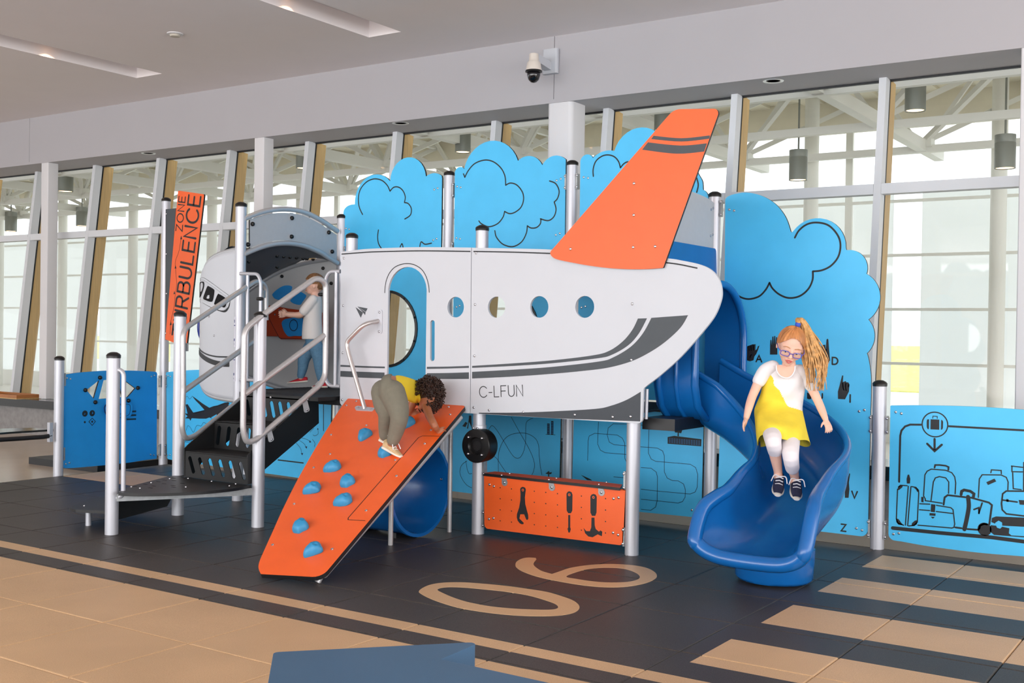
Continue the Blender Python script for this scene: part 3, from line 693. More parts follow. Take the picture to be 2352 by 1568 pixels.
k1 = panel('cloud_panel', 'blue cloud-topped panel with clear dome seen through the doorway', 'panel', PB,
    [(784, 874), (788.6, 492), ('S', [(790, 482), (797, 474), (806, 470), (815, 469)]), ('A', (843, 407.5), (896, 415.8)), ('A', (942.8, 361), (978.3, 405.3)), ('A', (998.7, 397.4), (1014.5, 403.5)), (1015.4, 410), (1009, 884)],
    [circ(B1, RB, 40)], bl=cc((140, 1184), (170, 1192), (956, 826), (988, 813), (947, 1292), (978, 1279)))
bubble(k1, PB, B1, RB)
W1 = .0105
lines(k1, PB, [cc((293,1055),(262,985),(255,900),(275,820),(330,755),(400,727),(470,740),(520,785),(547,840)), cc((547,840),(580,805),(625,803),(665,835),(687,890),(680,945)), cc((680,945),(715,955),(743,1000),(735,1060),(683,1097)), cc((440,1198),(432,1260),(440,1320),(463,1362),(500,1400)), cc((640,1355),(657,1325),(668,1360)), cc((822,1350),(835,1308),(870,1330),(930,1320))], W1, 'cloud_line')
k2 = panel('cloud_panel', 'blue panel with three cloud lobes between the tall posts', 'panel', PB,
    [(1039, 893), (1042.8, 565.7), (1044.7, 395), ('A', (1055, 383.4), (1066, 388)), ('A', (1133, 322.8), (1189.7, 369.3)), ('A', (1217.6, 358), (1245.4, 379.2)), ('A', (1278, 357), (1299.5, 366)), (1297.5, 538), (1291, 906)],
    [circ(B2, RB, 40)], bl=cc((1168, 797), (1201, 805), (1161, 1272), (1194, 1281))+[(1049, 705), (1056, 702)]+ct((138, 765), (172, 751), (132, 1210), (164, 1197)))
bubble(k2, PB, B2, RB)
lines(k2, PB, [cc((1225,680),(1238,712)), cc((1238,712),(1270,650),(1330,585),(1420,553),(1500,568),(1570,625),(1608,700),(1615,785)), cc((1615,785),(1660,765),(1720,785),(1770,850),(1780,920),(1755,990),(1700,1035),(1650,1047),(1605,1027)), cc((1605,1027),(1590,1080),(1540,1140),(1460,1168),(1390,1140),(1368,1115)),
    ct((80,768),(130,790),(158,850),(145,910),(118,940)), ct((118,940),(133,1000),(115,1060),(70,1092),(5,1078)), cc((1940,1095),(1935,1140),(1900,1175),(1850,1180),(1815,1160)), cc((1815,1160),(1805,1230),(1760,1310),(1680,1352),(1590,1330),(1530,1265),(1515,1205))], W1, 'cloud_line')
k3 = panel('cloud_panel', 'blue cloud panel partly hidden by the orange tail fin', 'panel', PB,
    [(1325, 909), (1331, 545), (1333, 370), ('A', (1345.2, 355.2), (1362, 362.7)), ('A', (1386, 347.5), (1411, 346.5)), ('A', (1471.5, 292.6), (1532, 345)), ('A', (1565, 340), (1590, 374)), ('S', [(1604.8, 400.6), (1613, 416), (1614.6, 435.7)]), ('A', (1622, 441), (1626.6, 455)), (1625.8, 463.7), (1619, 925)],
    [], bl=ct((360, 737), (396, 744))+[(1336, 706), (1345, 703.5)])
lines(k3, PB, [ct((438,730),(437,670),(460,605),(510,565),(560,555),(610,570),(645,610),(660,660)), ct((660,660),(690,625),(730,612),(800,640)), ct((1285,745),(1297,800),(1285,860))], W1, 'cloud_line')
k4 = panel('cloud_panel', 'large blue cloud panel with sign language hands and letters', 'panel', PB,
    [(1647, 1192, .03), (1664.5, 640), (1665.8, 470)] + [('S', [(1666.5, 457), (1674, 450), (1690, 445), (1713, 442), (1737, 445.5), (1759, 453.7), (1778, 466), (1792.7, 481), (1804, 498), (1811, 515), (1815.7, 530.8)]), ('S', [(1818.5, 533.5), (1821.8, 530.8)]), ('A', (1878, 500.8), (1942.7, 569)), ('S', [(1944, 573.5), (1947.4, 574)]), ('A', (1982, 587.5), (1990.2, 628.5)), ('A', (2018, 661), (1994.5, 733.8)), ('A', (2008.8, 773), (1991, 811.3)), ('S', [(1994, 820), (1998, 842), (2000.6, 866), (2000.6, 905), (1999.5, 941.8)])] + [(1993.3, 1233, .05)],
    [], bl=cs((377, 200), (413, 208))+crop(1900, 850, .30602)((240, 308), (280, 298), (220, 1185), (262, 1200)))
lines(k4, PB, [cs((868,410),(900,355),(960,310),(1035,297),(1120,318),(1185,385),(1210,460),(1195,550),(1140,620),(1070,655),(1003,663)), cs((1003,663),(1000,730),(965,800),(900,850),(820,862),(750,835),(700,790),(678,748)), cs((678,748),(650,800),(600,850),(530,870),(470,860),(413,825))], .0128, 'cloud_line')
ch = crop(1680, 770, .14667); cv = crop(1850, 880, .22951)
hands = [ch((245,390),(222,300),(222,220),(250,170),(290,155),(330,140),(380,138),(375,235),(400,215),(415,170),(440,158),(420,220),(390,290),(360,330),(345,390),(290,405)),
 ch((605,300),(607,150),(612,70),(626,72),(634,160),(642,20),(658,15),(665,150),(670,10),(686,8),(693,150),(702,30),(716,25),(720,300)),
 ch((1470,430),(1440,330),(1390,240),(1380,215),(1420,200),(1400,180),(1430,150),(1470,145),(1475,230),(1490,65),(1505,50),(1518,65),(1530,230),(1545,395),(1500,435)),
 ch((1670,995),(1668,880),(1690,800),(1710,720),(1735,625),(1752,630),(1745,730),(1790,715),(1800,735),(1830,735),(1850,770),(1845,815),(1840,880),(1780,1000)),
 ch((1185,990),(1185,890),(1250,930),(1250,995),(1220,1000)), ch((130,850),(165,800),(185,710),(200,715),(190,800),(160,860)), ch((405,945),(440,760),(465,770),(445,960)), ch((1100,1150),(1115,1140),(1120,1290),(1180,1290),(1215,1300),(1150,1380),(1125,1390)),
 cv((290,400),(385,465),(392,570),(380,572),(375,490),(370,580),(358,580),(350,495),(348,580),(335,575),(325,495),(318,530),(305,530),(298,470)),
 cv((395,1020),(410,1000),(440,900),(447,905),(435,990),(440,1060),(432,1145),(395,1145)), cv((240,655),(262,650),(272,670),(250,670))]
fills(k4, PB, hands, 'hand_sign', INK)
KN = mat('engraved_outline', (84, 186, 236), .5)
lines(k4, PB, [ch((270,165),(282,240)), ch((305,152),(312,240)), ch((340,145),(345,235)), ch((320,300),(300,320),(290,355)), ch((1740,740),(1752,830),(1765,860)), ch((1795,745),(1788,800),(1800,870)), ch((1840,760),(1830,810)), ch((1450,270),(1475,265),(1490,215))], .006, 'hand_crease', KN, n=3)
def letter(c, x, y0, y1):   # px: left x, baseline y0, cap y1
    a = np.array(PB.px((x, y0))); h = PB.px((x, y1))[1]-a[1]
    mb = MB(); lettering(mb, PB, c, a, (1, 0), (0, 1), h, .0105, sx=1.0); part('letter', mb, INK, k4)
for c, P in (('A', ch((388, 412), (388, 312))), ('D', ch((1580, 452), (1580, 345))), ('I', ch((1859, 1045), (1859, 930))), ('J', ch((1395, 985), (1395, 912))), ('L', ch((1180, 1490), (1180, 1385))), ('F', ch((195, 945), (195, 860))),
             ('M', cv((206, 572), (206, 508))), ('Q', cv((325, 795), (325, 730))), ('V', cv((464, 1146), (464, 1079))), ('Z', cv((358, 1476), (358, 1408))), ('Y', ())):
    if P: letter(c, P[0][0], P[0][1], P[1][1])
# luggage panel
cl = crop(2040, 920, .23601)
k5 = panel('luggage_panel', 'blue panel engraved with suitcases on a baggage belt', 'panel', PB,
    [(2040.5, 1239, .05), (2045, 931, .06), ('S', [(2090, 930.5), (2140, 930.8), (2200, 932), (2260, 934.5), (2352, 940.5), (2420, 946), (2452, 952)]), (2446, 1290), ('S', [(2400, 1283), (2352, 1277.5), (2260, 1270), (2180, 1260.5), (2120, 1252), (2070, 1243)])],
    [], bl=cl((75, 110), (130, 124), (52, 1296), (106, 1288)))
PBW = .0075
def L5(*runs, w=PBW, smooth=False, closed=False): lines(k5, PB, runs, w, 'engraved_line', INK, smooth, closed)
cuv = PB.px(cl((455, 231))[0]); rad = abs(PB.px(cl((455, 110))[0])[1]-PB.px(cl((455, 350))[0])[1])/2
mb = MB(); ribbon(mb, PB, circ(cuv, rad, 36), .008, closed=True); part('badge_ring', mb, INK, k5)
L5(cl((107,788),(118,340),(130,290),(165,250),(215,232),(320,233)), cl((592,248),(1322,288),(1750,315)), w=.013)
L5(cl((452,372),(452,480)), cl((380,418),(452,490),(522,428)), w=.014)
fills(k5, PB, [cl((413,180),(498,183),(497,282),(412,278)), cl((398,180),(380,182),(376,200),(376,255),(384,275),(396,277)), cl((516,185),(528,190),(535,205),(533,265),(526,280),(514,283))], 'suitcase_mark')
L5(cl((434,170),(436,150),(478,152),(478,172)), w=.005)
L5(cl((92,860),(80,1150),(95,1190),(150,1210)), cl((100,840),(120,822),(185,826)), cl((230,835),(270,842),(295,870),(298,900),(284,1180),(255,1212),(200,1218)), cl((196,832),(168,1210)), cl((222,836),(190,1215)))
fills(k5, PB, [cl((92,870),(100,830),(140,822),(140,840),(110,866)), cl((250,845),(285,850),(300,880),(285,888),(270,862)), cl((78,1145),(100,1150),(130,1190),(150,1212),(100,1205),(80,1180)), cl((228,1215),(232,1190),(262,1165),(285,1162),(280,1200),(255,1218)), cl((190,720),(205,718),(216,760),(212,805),(182,805),(180,760))], 'suitcase_corner')
L5(cl((452,650),(458,625),(500,625),(560,632),(588,645),(586,672)), w=.011)
L5(cl((345,925),(358,720),(380,685),(420,665),(560,676),(620,700),(648,740),(658,800),(652,905)), cl((418,970),(440,790),(460,750),(500,738),(560,750),(590,790),(588,900)), cl((345,925),(362,955),(362,972),(525,996)))
fills(k5, PB, [cl((322,935),(345,935),(345,988),(322,985)), cl((418,1005),(460,1010),(455,1085),(414,1080)), cl((404,1092),(462,1096),(460,1120),(402,1116)), cl((414,1128),(455,1130),(435,1148))], 'buckle')
L5(cl((308,1002),(405,1006)), cl((470,1017),(610,1040),(632,1060),(648,1200),(640,1232),(620,1238),(290,1210)), cl((305,1060),(405,1068)), cl((468,1077),(626,1096)))
L5(cl((540,1010),(550,940),(580,918),(750,938)), cl((805,942),(980,990),(1010,1015),(985,1200)), cl((655,1232),(715,1240)), cl((770,1248),(885,1256)), w=.012)
L5(cl((778,935),(785,1030),(765,1150),(742,1250)), w=.026, smooth=True)
L5(cl((710,912),(716,880),(740,868),(800,880),(835,905),(830,935)), w=.018)
L5(cl((835,1058),(882,1040),(885,1095)), cl((915,995),(882,1095)), w=.010)
L5(cl((885,1250),(895,1215),(930,1198),(970,1205)), w=.012)
mb = MB(); flatpoly(mb, PB, circ(PB.px(cl((938, 1250))[0]), .042, 20)); part('wheel_mark', mb, INK, k5)
L5(cl((878,940),(888,760),(915,720),(1100,722),(1150,745),(1168,790),(1165,865)), cl((1000,700),(1005,672),(1100,678),(1102,710)))
fills(k5, PB, [cl((955,792),(1035,757),(1052,785),(972,820))], 'tag_mark')
L5(cl((1205,635),(1205,690),(1308,692)), cl((1200,635),(1312,648)), cl((1212,700),(1218,855),(1295,865)), cl((1320,600),(1318,870)))
L5(cl((1330,880),(1150,878),(1115,905),(1103,1000),(1110,1060),(1150,1100),(1330,1122),(1700,1150)), cl((1110,965),(1255,985)), w=.010)
fills(k5, PB, [cl((1150,955),(1172,958),(1172,985),(1150,982)), cl((1270,965),(1400,972),(1400,1018),(1280,1010)), cl((1005,1180),(1010,1140),(1050,1125),(1400,1140),(1400,1230),(1110,1215),(1110,1185),(1075,1165),(1045,1185),(1040,1195)), cl((990,1230),(1000,1210),(1050,1215),(1060,1235),(1090,1245),(1110,1225),(1180,1240),(1175,1290),(1200,1310),(1400,1322),(1400,1335),(1030,1305),(990,1270))], 'suitcase_mark')
L5(cl((45,1238),(500,1285),(1000,1328),(1322,1370),(1750,1420)), w=.024)
# ------------------------------------------------------------------ lower panels behind the structure
cb = crop(1000, 920, .24237); cg = crop(1280, 900, .22954)
k6 = panel('maze_panel', 'blue lower panel with looping flight paths behind the black drum', 'panel', PB, [(1033, 1127, .02), (1036, 905), (1289, 917), (1284, 1157, .02)], [])
lines(k6, PB, [cb((470,610),(490,500),(500,300),(525,245),(545,238),(580,275),(650,385),(700,470),(740,525),(775,545),(810,530),(840,470),(855,380),(860,220),(890,180),(925,165)), cb((598,680),(598,520),(620,430),(660,360),(720,320),(800,305),(880,315),(950,360),(980,430),(985,520),(995,620),(1010,700)),
    cb((720,155),(800,300),(880,440),(925,540),(940,610),(930,670),(915,700)), cb((530,515),(580,545),(630,620),(680,690)), cb((300,570),(250,610),(232,680),(260,750),(300,800),(345,825)), cb((290,570),(300,640),(320,690),(345,690))], .004, 'flight_path', NAVY)
fills(k6, PB, [cb((1060,215),(1083,216),(1083,318),(1059,317)), cb((1097,192),(1119,193),(1118,320),(1095,319)), cb((1045,316),(1137,321),(1137,325),(1045,320)), cb((1070,720),(1068,695),(1042,690),(1060,678),(1076,664),(1082,680),(1105,675),(1098,695),(1080,695),(1078,722)), cb((285,200),(305,210),(285,250),(255,240),(275,215)), cb((320,140),(340,140),(345,260),(330,220),(318,200),(310,265),(300,262),(315,190))], 'silhouette')
KB = mat('window_dots', (40, 140, 210), .5)
for gx0, gx1, ya, yb_, nn in ((1064, 1079, 226, 306, 6), (1101, 1114, 203, 306, 8)):
    for r in range(nn):
        for c in range(2):
            x = gx0+c*(gx1-gx0)*.55; y = ya+(yb_-ya)*r/(nn-1)
            fills(k6, PB, [cb((x, y), (x+6, y), (x+6, y+7), (x, y+7))], 'window_dot', KB, d=.002)
k7 = panel('maze_panel', 'blue lower panel with rounded taxiway lines and control tower', 'panel', PB, [(1313, 1160, .02), (1319, 918), (1617, 935), (1611, 1189, .03)], [], bl=cg((1348, 1180), (1393, 1197)))
def rl(*P): return cg(*P)
lines(k7, PB, [rl((305,685),(308,490),(320,440),(375,413),(600,430),(650,460),(675,510),(675,660),(705,725)), rl((412,300),(405,520),(430,580),(480,607),(700,625)), rl((850,330),(700,322),(560,318),(510,360),(500,430),(520,500),(570,527),(700,538),(1000,560),(1055,590),(1072,640),(1072,800),(1100,860),(1150,885),(1210,888),(1265,920),(1283,980),(1280,1050),(1255,1095),(1210,1110),(840,1072)),
    rl((920,300),(912,610),(940,670),(985,693),(1330,722),(1385,755),(1405,820),(1402,950),(1380,1000),(1330,1020),(1000,990),(840,972)), rl((850,337),(1085,350)), rl((840,755),(940,762),(990,800),(1003,850),(1000,1090),(985,1150),(935,1183),(840,1172)), rl((565,848),(700,860))], .004, 'taxiway_line', NAVY, smooth=False)
fills(k7, PB, [rl((1105,450),(1170,438),(1443,472),(1440,543),(1105,517)), rl((1203,440),(1206,405),(1180,405),(1168,378),(1195,368),(1205,360),(1210,338),(1216,360),(1226,370),(1250,383),(1240,412),(1215,408),(1217,442)), rl((237,828),(330,870),(350,885),(300,880))], 'silhouette')
for r in range(4):
    for c in range(13):
        x = 1118+c*24.5; y = 462+r*13+c*2.1
        fills(k7, PB, [rl((x, y), (x+16, y+1.4), (x+16, y+5), (x, y+3.6))], 'window_dot', KB, d=.002)
ca = crop(370, 840, .18494); c4 = crop(380, 760, .33172)
k8 = panel('weather_panel', 'bright blue lower panel with a dark airliner silhouette', 'panel', PB, [(383.5, 1054, .03), (381.5, 854.5, .03), ('S', [(423, 850.5), (470, 848.5), (520, 849), (556, 851)]), (552, 1079, .02)], [], bl=c4((20, 308), (35, 315), (14, 860), (32, 856)))
fills(k8, PB, [ca((383,370),(440,410),(520,470),(600,520),(650,500),(700,490),(790,455),(838,450),(848,470),(835,485),(860,500),(760,570),(748,640),(720,665),(690,600),(620,640),(640,655),(600,640),(560,655),(480,655),(380,650),(365,680),(350,655),(300,650),(330,625),(290,585),(330,595),(305,480),(330,475),(365,530),(400,580),(540,548),(480,480),(430,430))], 'airliner')
lines(k8, PB, [ca((425,588),(540,553)), ca((668,512),(795,470))], .003, 'window_row', KN, smooth=False)
lines(k8, PB, [ca((290,440),(310,385),(330,380),(355,410),(385,380)), ca((315,800),(330,745),(360,760),(395,820),(410,815),(440,745),(470,740),(500,745),(525,705),(560,715)), ca((600,690),(640,660),(680,700))], .0035, 'wind_line', NAVY)
a = np.array(PB.px(ca((430, 958))[0])); h = .032; wd = (sum(GW[c] for c in 'TURBULENCE')+.22*10)*h
mb = MB(); lettering(mb, PB, 'TURBULENCE', a-np.array([wd, 0]), (1, 0), (0, 1), h, .0035); part('lettering', mb, NAVY, k8)
k9 = panel('weather_panel', 'bright blue lower panel with curved wind arrows beside the stair', 'panel', PB, [(570, 1081, .02), (574, 862), (762, 872), (757, 1107, .02)], [])
lines(k9, PB, [c4((905,775),(935,810),(945,850)), c4((925,755),(960,780),(975,805)), c4((945,740),(980,750),(1005,768)), c4((1055,680),(1058,710),(1035,725),(1022,718)), c4((1018,750),(1035,775),(1032,800)), c4((1000,700),(1010,690),(1028,672))], .004, 'wind_arrow', NAVY)
fills(k9, PB, [c4((938,845),(954,845),(947,860)), c4((966,800),(982,798),(978,814)), c4((995,772),(1000,756),(1010,770)), c4((1049,682),(1061,682),(1055,670))], 'arrow_head', NAVY)
lines(k9, PB, [c4((780,892),(955,913))], .012, 'border_line', INK)
lines(k9, PB, [c4((1095,505),(1095,690))], .008, 'border_line', INK)
# ------------------------------------------------------------------ steering wheel panel between the two far posts
PXL = planeX(-2.967); cw = crop(130, 840, .16578)
k10 = panel('lookout_panel', 'blue play panel with windscreen cut-outs, gauges and a steering wheel', 'panel', PXL,
    cw((75, 1415), (88, 120)) and [(cw((78, 1416))[0]+(.05,))[0:2]+(.05,), cw((92, 126))[0]+(.04,), ('S', cw((250, 100), (400, 85), (700, 66), (1000, 65), (1200, 71), (1340, 79))), cw((1393, 84))[0]+(.03,), cw((1386, 1285))[0]+(.03,), ('S', cw((1200, 1308), (1000, 1340), (700, 1372), (300, 1408), (160, 1416)))],
    [path(PXL, cw((415, 335), (590, 197), (515, 455))), path(PXL, cw((650, 200), (845, 168), (912, 432), (583, 460))), path(PXL, cw((965, 215), (1092, 310), (985, 435), (925, 425)))], face=BLUE2, bl=cw((143, 170), (190, 182), (1310, 149), (1352, 134), (125, 1358), (175, 1340), (1300, 1227), (1345, 1236)))
bolts(k10, PXL, cw((597, 162), (395, 335), (532, 503), (992, 480), (1122, 305)), me=KNOBM, name='black_cap', scale=1.25)
mb = MB(); rows = [path(PXL, cw((380, 330), (600, 160), (860, 150), (1125, 305), (1000, 485), (532, 505)))]; slab(mb, PXL, rows[0], [], .004, 0, 0, -.0195); part('clear_window', mb, GLASS, k10)
for c, r in (((392, 660), 43), ((493, 655), 43)):
    q = PXL.px(cw(c)[0]); rr = abs(PXL.px(cw((c[0], c[1]+r))[0])[1]-q[1]); mb = MB(); flatpoly(mb, PXL, circ(q, rr, 22)); g = part('gauge', mb, INK, k10)
    mb = MB(); flatpoly(mb, PXL, [(q[0]-rr*.1, q[1]-rr*.3), (q[0]+rr*.3, q[1]-rr*.1), (q[0]+rr*.1, q[1]+rr*.5)] if c[0] > 400 else [(q[0]-rr*.5, q[1]-rr*.4), (q[0]+rr*.2, q[1]-rr*.1), (q[0], q[1]+rr*.1)], d=.0022); part('needle', mb, BLUE2, g)
fills(k10, PXL, [cw((378, 770), (390, 762), (402, 770), (402, 788), (390, 795), (378, 788)), cw((480, 765), (492, 755), (504, 765), (504, 780), (492, 790), (480, 780)), cw((1015, 622), (1102, 618), (1102, 640), (1013, 643)), cw((1003, 674), (1102, 671), (1102, 692), (998, 696)), cw((972, 731), (1100, 724), (1100, 746), (970, 751))], 'gauge_mark')
lines(k10, PXL, [cw((447, 773), (492, 722), (537, 770), (492, 824))], .006, 'gauge_diamond', INK, smooth=False, closed=True)
O = catmull([PXL.px(p) for p in cw((648, 560), (700, 520), (850, 508), (985, 515), (1020, 545), (1018, 620), (995, 690), (920, 722), (840, 738), (720, 730), (655, 650))], True, 4)
mb = MB(); slab(mb, PXL, O, [], .019, 0, 1, .034); wp = part('steering_plate', mb, [BLUE2, NAVY], k10)
q = PXL.px(cw((850, 600))[0]); mb = MB(); ribbon(mb, PXL, circ(q, .045, 24), .005, d=.0355, closed=True); ribbon(mb, PXL, [(q[0]+(p[0]-q[0])*.82, q[1]+(p[1]-q[1])*.82) for p in O], .005, d=.0355, closed=True); part('engraved_line', mb, NAVY, k10)
mb = MB(); mb.tube([PXL.w(q, 0), PXL.w(q, .02)], .03, 12); part('hub', mb, RUBBER, k10)
# ------------------------------------------------------------------ orange tilted sign
PSG = planeY(2.965); sg = crop(350, 420, .33172)
sn = panel('turbulence_sign', 'tall tilted orange sign lettered TURBULENCE ZONE', 'sign', PSG, [(379.5, 779, .012), (409, 437.5, .012), (469, 446, .015), (428, 798, .012)], [], face=ORANGE, bl=[])
PSB = planeY(2.99)
mb = MB(); slab(mb, PSB, path(PSB, [(379.5, 780), (380.5, 480.5), (404, 478), (396, 600), (390, 782)]), [], .019, 0, 1); part('back_board', mb, [DKGREY, ORANGE], sn)
bolts(sn, PSB, [(382, 491), (382, 583)], d=.0); bolts(sn, PSG, [(382.5, 674), (381, 765)], d=0.)
def sign_line(text, a, e, cap_a, w):
    a = np.array(PSG.px(a)); e = np.array(PSG.px(e)); xd = (e-a)/np.linalg.norm(e-a); yd = np.array([-xd[1], xd[0]])
    h = abs(float((np.array(PSG.px(cap_a))-a)@yd)); tw = sum(GW[c] for c in text)+.3*(len(text)-1)
    mb = MB(); lettering(mb, PSG, text, a, xd, yd, h, w, sx=np.linalg.norm(e-a)/tw/h, gap=.3); part('lettering', mb, INK, sn)
aE = np.array(sg((330, 180))[0]); aR = np.array(sg((243, 868))[0]); step = (aE-aR)
# baseline runs up the right side; letters read bottom to top
sign_line('TURBULENCE', tuple(aR-step*(2.02/6.9)*1.0), tuple(np.array(sg((335, 98))[0])), tuple(np.array(sg((165, 832))[0])-step*(2.02/6.9)), .023)
sign_line('ZONE', sg((207, 335))[0], sg((229, 97))[0], sg((163, 330))[0], .0125)
lines(sn, PSG, [sg((122, 1045), (128, 960), (150, 860), (158, 780), (168, 700), (160, 590), (160, 540), (185, 470), (200, 375))], .004, 'route_line')
fills(sn, PSG, [sg((120, 985), (134, 982), (129, 958)), sg((146, 770), (158, 768), (153, 748)), sg((154, 592), (167, 592), (160, 570)), sg((193, 390), (206, 390), (201, 365))], 'route_arrow')
# ------------------------------------------------------------------ tool bench
PTB = planeY(1.80)
tb = panel('tool_panel', 'orange workbench panel with wrench, screwdriver and hammer cut-outs', 'panel', PTB, [(1112.7, 1213, .03), (1111.5, 1090), (1436.5, 1124), (1431, 1252.5, .03)], [], face=ORANGE, bl=cb((515, 793), (556, 810), (510, 1120), (552, 1112), (1690, 927), (1738, 917), (1686, 1250), (1733, 1270)))
ck = crop(1060, 1040, .12752)
fills(tb, PTB, [ck((1058,650),(1070,622),(1107,608),(1148,625),(1160,660),(1142,800),(1150,920),(1180,1040),(1200,1110),(1205,1180),(1190,1203),(1170,1200),(1160,1180),(1130,1103),(1060,1103),(1043,1180),(1080,1215),(1120,1255),(1118,1278),(1090,1283),(1050,1265),(1015,1220),(997,1160),(1000,1100),(1040,980),(1062,850),(1065,740)),
    cb((1243,880),(1255,862),(1270,857),(1290,865),(1300,890),(1298,1040),(1285,1065),(1260,1065),(1245,1040)), cb((1260,1082),(1278,1082),(1278,1200),(1284,1215),(1275,1248),(1262,1248),(1253,1212),(1260,1200)),
    cb((1470,905),(1482,888),(1500,882),(1520,890),(1530,910),(1527,1060),(1515,1090),(1485,1090),(1470,1060)), cb((1480,1107),(1508,1107),(1510,1180),(1520,1215),(1550,1240),(1565,1228),(1582,1240),(1578,1283),(1560,1275),(1540,1265),(1490,1293),(1450,1285),(1420,1255),(1405,1205),(1430,1235),(1465,1235),(1478,1200))], 'tool_silhouette')
for p in cb((830, 846), (1270, 891), (1499, 915)):
    q = PTB.px(p); mb = MB(); flatpoly(mb, PTB, circ(q, .009, 14), d=.002); flatpoly(mb, PTB, circ(q, .0045, 10), d=.0028, mi=1); part('hang_hole', mb, [ORANGE, INK], tb)
mb = MB()
for x, y0 in ((615, 824), (722, 835), (938, 857), (1047, 868), (1158, 880), (1384, 903), (1613, 927)):
    for r in range(4): flatpoly(mb, PTB, circ(PTB.px(cb((x, y0+r*104.5+(x-615)*.004*r))[0]), .0042, 8))
o = part('peg_holes', mb, INK, tb); o['kind'] = 'stuff'
for p in cb((658, 775), (1106, 820), (1576, 867)):
    q = PTB.px(p); mb = MB(); slab(mb, PTB, circ(q, .024, 18), [], .003, 0, 0, .0035); slab(mb, PTB, [(q[0]-.022, q[1]), (q[0]+.022, q[1]), (q[0]+.01, q[1]+.045), (q[0]-.03, q[1]+.045)], [], .003, 0, 0, .003); part('shelf_bracket', mb, GALV, tb)
    copy_to(BOLTM, 'bolt', PTB.w(q, .004), tb, nrot(PTB.n))
zs = PTB.px((1111.5, 1090))[1]+.012
fl_, fr_ = PZ(1109, 1090, zs-.012), PZ(1424, 1124, zs-.012)
SH = Plane((0, 0, zs), (1, 0, 0), (0, 1, 0)); bl_ = PZ(1128, 1083.5, zs); brr = PZ(1394, 1106, zs); rr_ = PZ(1439, 1113, zs)
mb = MB(); slab(mb, SH, [(fl_[0], fl_[1]), (fr_[0], fr_[1]), (rr_[0]-.03, rr_[1]), (brr[0], 1.93), (bl_[0], 1.93), (fl_[0], 1.84)], [], .019, 0, 1); part('shelf', mb, [ORANGE, BLACKP], tb)
bolts(tb, SH, cb((628, 706), (704, 691), (1076, 748), (1147, 734), (1550, 793), (1622, 772)), d=0., scale=.8)
# black drum on its post
c = PY(1093, 1024, 1.655); t = thing('talk_drum', 'round black drum with perforated centre clamped to a post', 'drum', (c[0], 1.70, c[2]-.115))
mb = MB(); mb.lathe([(.02, -.1), (.112, -.1), (.116, -.02), (.116, .0), (.112, .006), (.062, .006), (.055, -.004), (.052, -.012), (.006, -.012)], c, 40, axis=(0, -1, 0)); part('drum_body', mb, RUBBER, t, True, 40)
for a in (45, 135, 225, 315):
    copy_to(KNOBM, 'dome_nut', (c[0]+.08*math.cos(math.radians(a)), 1.655-.006, c[2]+.08*math.sin(math.radians(a))), t, nrot((0, -1, 0))).scale = (.62, .62, .7)
_nut = KNOBM.copy(); _nut.materials.clear(); _nut.materials.append(BOLT)
for o in t.children:
    if o.name.startswith('dome_nut'): o.data = _nut
mb = MB()
for i in range(-4, 5):
    for j in range(-4, 5):
        x, y = i*.0085+(j % 2)*.00425, j*.0075
        if math.hypot(x, y) < .034: mb.lathe([(.0026, 0), (.0024, .0006)], (c[0]+x, 1.655+.0115, c[2]+y), 6, axis=(0, -1, 0))
o = part('perforations', mb, mat('hole_grey', (52, 52, 54), .6), t); o['kind'] = 'stuff'
mb = MB(); mb.lathe([(.048, c[2]+.075), (.05, c[2]+.08), (.05, c[2]+.125), (.048, c[2]+.13)], (XP[4], YR0, 0), 24); mb.lathe([(.048, c[2]-.115), (.05, c[2]-.11), (.05, c[2]-.085), (.048, c[2]-.08)], (XP[4], YR0, 0), 24); part('clamp', mb, ALU, t, True, 40)
for dx in (-.018, .018): copy_to(BOLTM, 'bolt', (XP[4]+dx, YR0-.05, c[2]+.108), t, nrot((0, -1, 0)))
# ================================================================== decks, stair, ramp, cockpit, tunnel, slide
DZ = .905
def arcpts(P, r=.05, n=5):
    """round the inner corners of a 3D polyline"""
    P = [np.array(p, float) for p in P]; out = [P[0]]
    for i in range(1, len(P)-1):
        a, b, c = P[i-1], P[i], P[i+1]; d1 = (a-b)/np.linalg.norm(a-b); d2 = (c-b)/np.linalg.norm(c-b)
        t = min(r, np.linalg.norm(a-b)*.48, np.linalg.norm(c-b)*.48); s, e = b+d1*t, b+d2*t
        for k in range(n+1):
            f = k/n; out.append((1-f)**2*s+2*f*(1-f)*b+f*f*e)
    out.append(P[-1]); return out
for k, (x0, x1, lb) in enumerate(((XP[2], XP[3], 'black ribbed deck the boy walks on'), (XP[3], XP[4], 'black deck inside the fuselage door'), (XP[4], XP[5], 'black deck inside the tail section'))):
    t = thing('deck_platform', lb, 'deck', ((x0+x1)/2, 2.4, DZ-.06), 'black decks of the play structure')
    b = MB(); y0 = 1.62 if k == 0 else 1.80
    b.box((x0+.055, 1.80, DZ-.012), (x1-.05, 2.99, DZ)); part('deck_plate', b, BLACKP, t)
    b = MB(); b.box((x0+.055, y0+.16, DZ-.07), (x1-.05, y0+.19, DZ-.012)); b.box((x0+.055, 2.96, DZ-.07), (x1-.05, 2.99, DZ-.012)); part('deck_lip', b, BLACKP, t)
    mb = MB()
    for i in range(26):
        y = 1.83+i*.044; mb.box((x0+.07, y, DZ), (x1-.065, y+.012, DZ+.0025))
    o = part('grip_ribs', mb, BLACKP, t); o['kind'] = 'stuff'
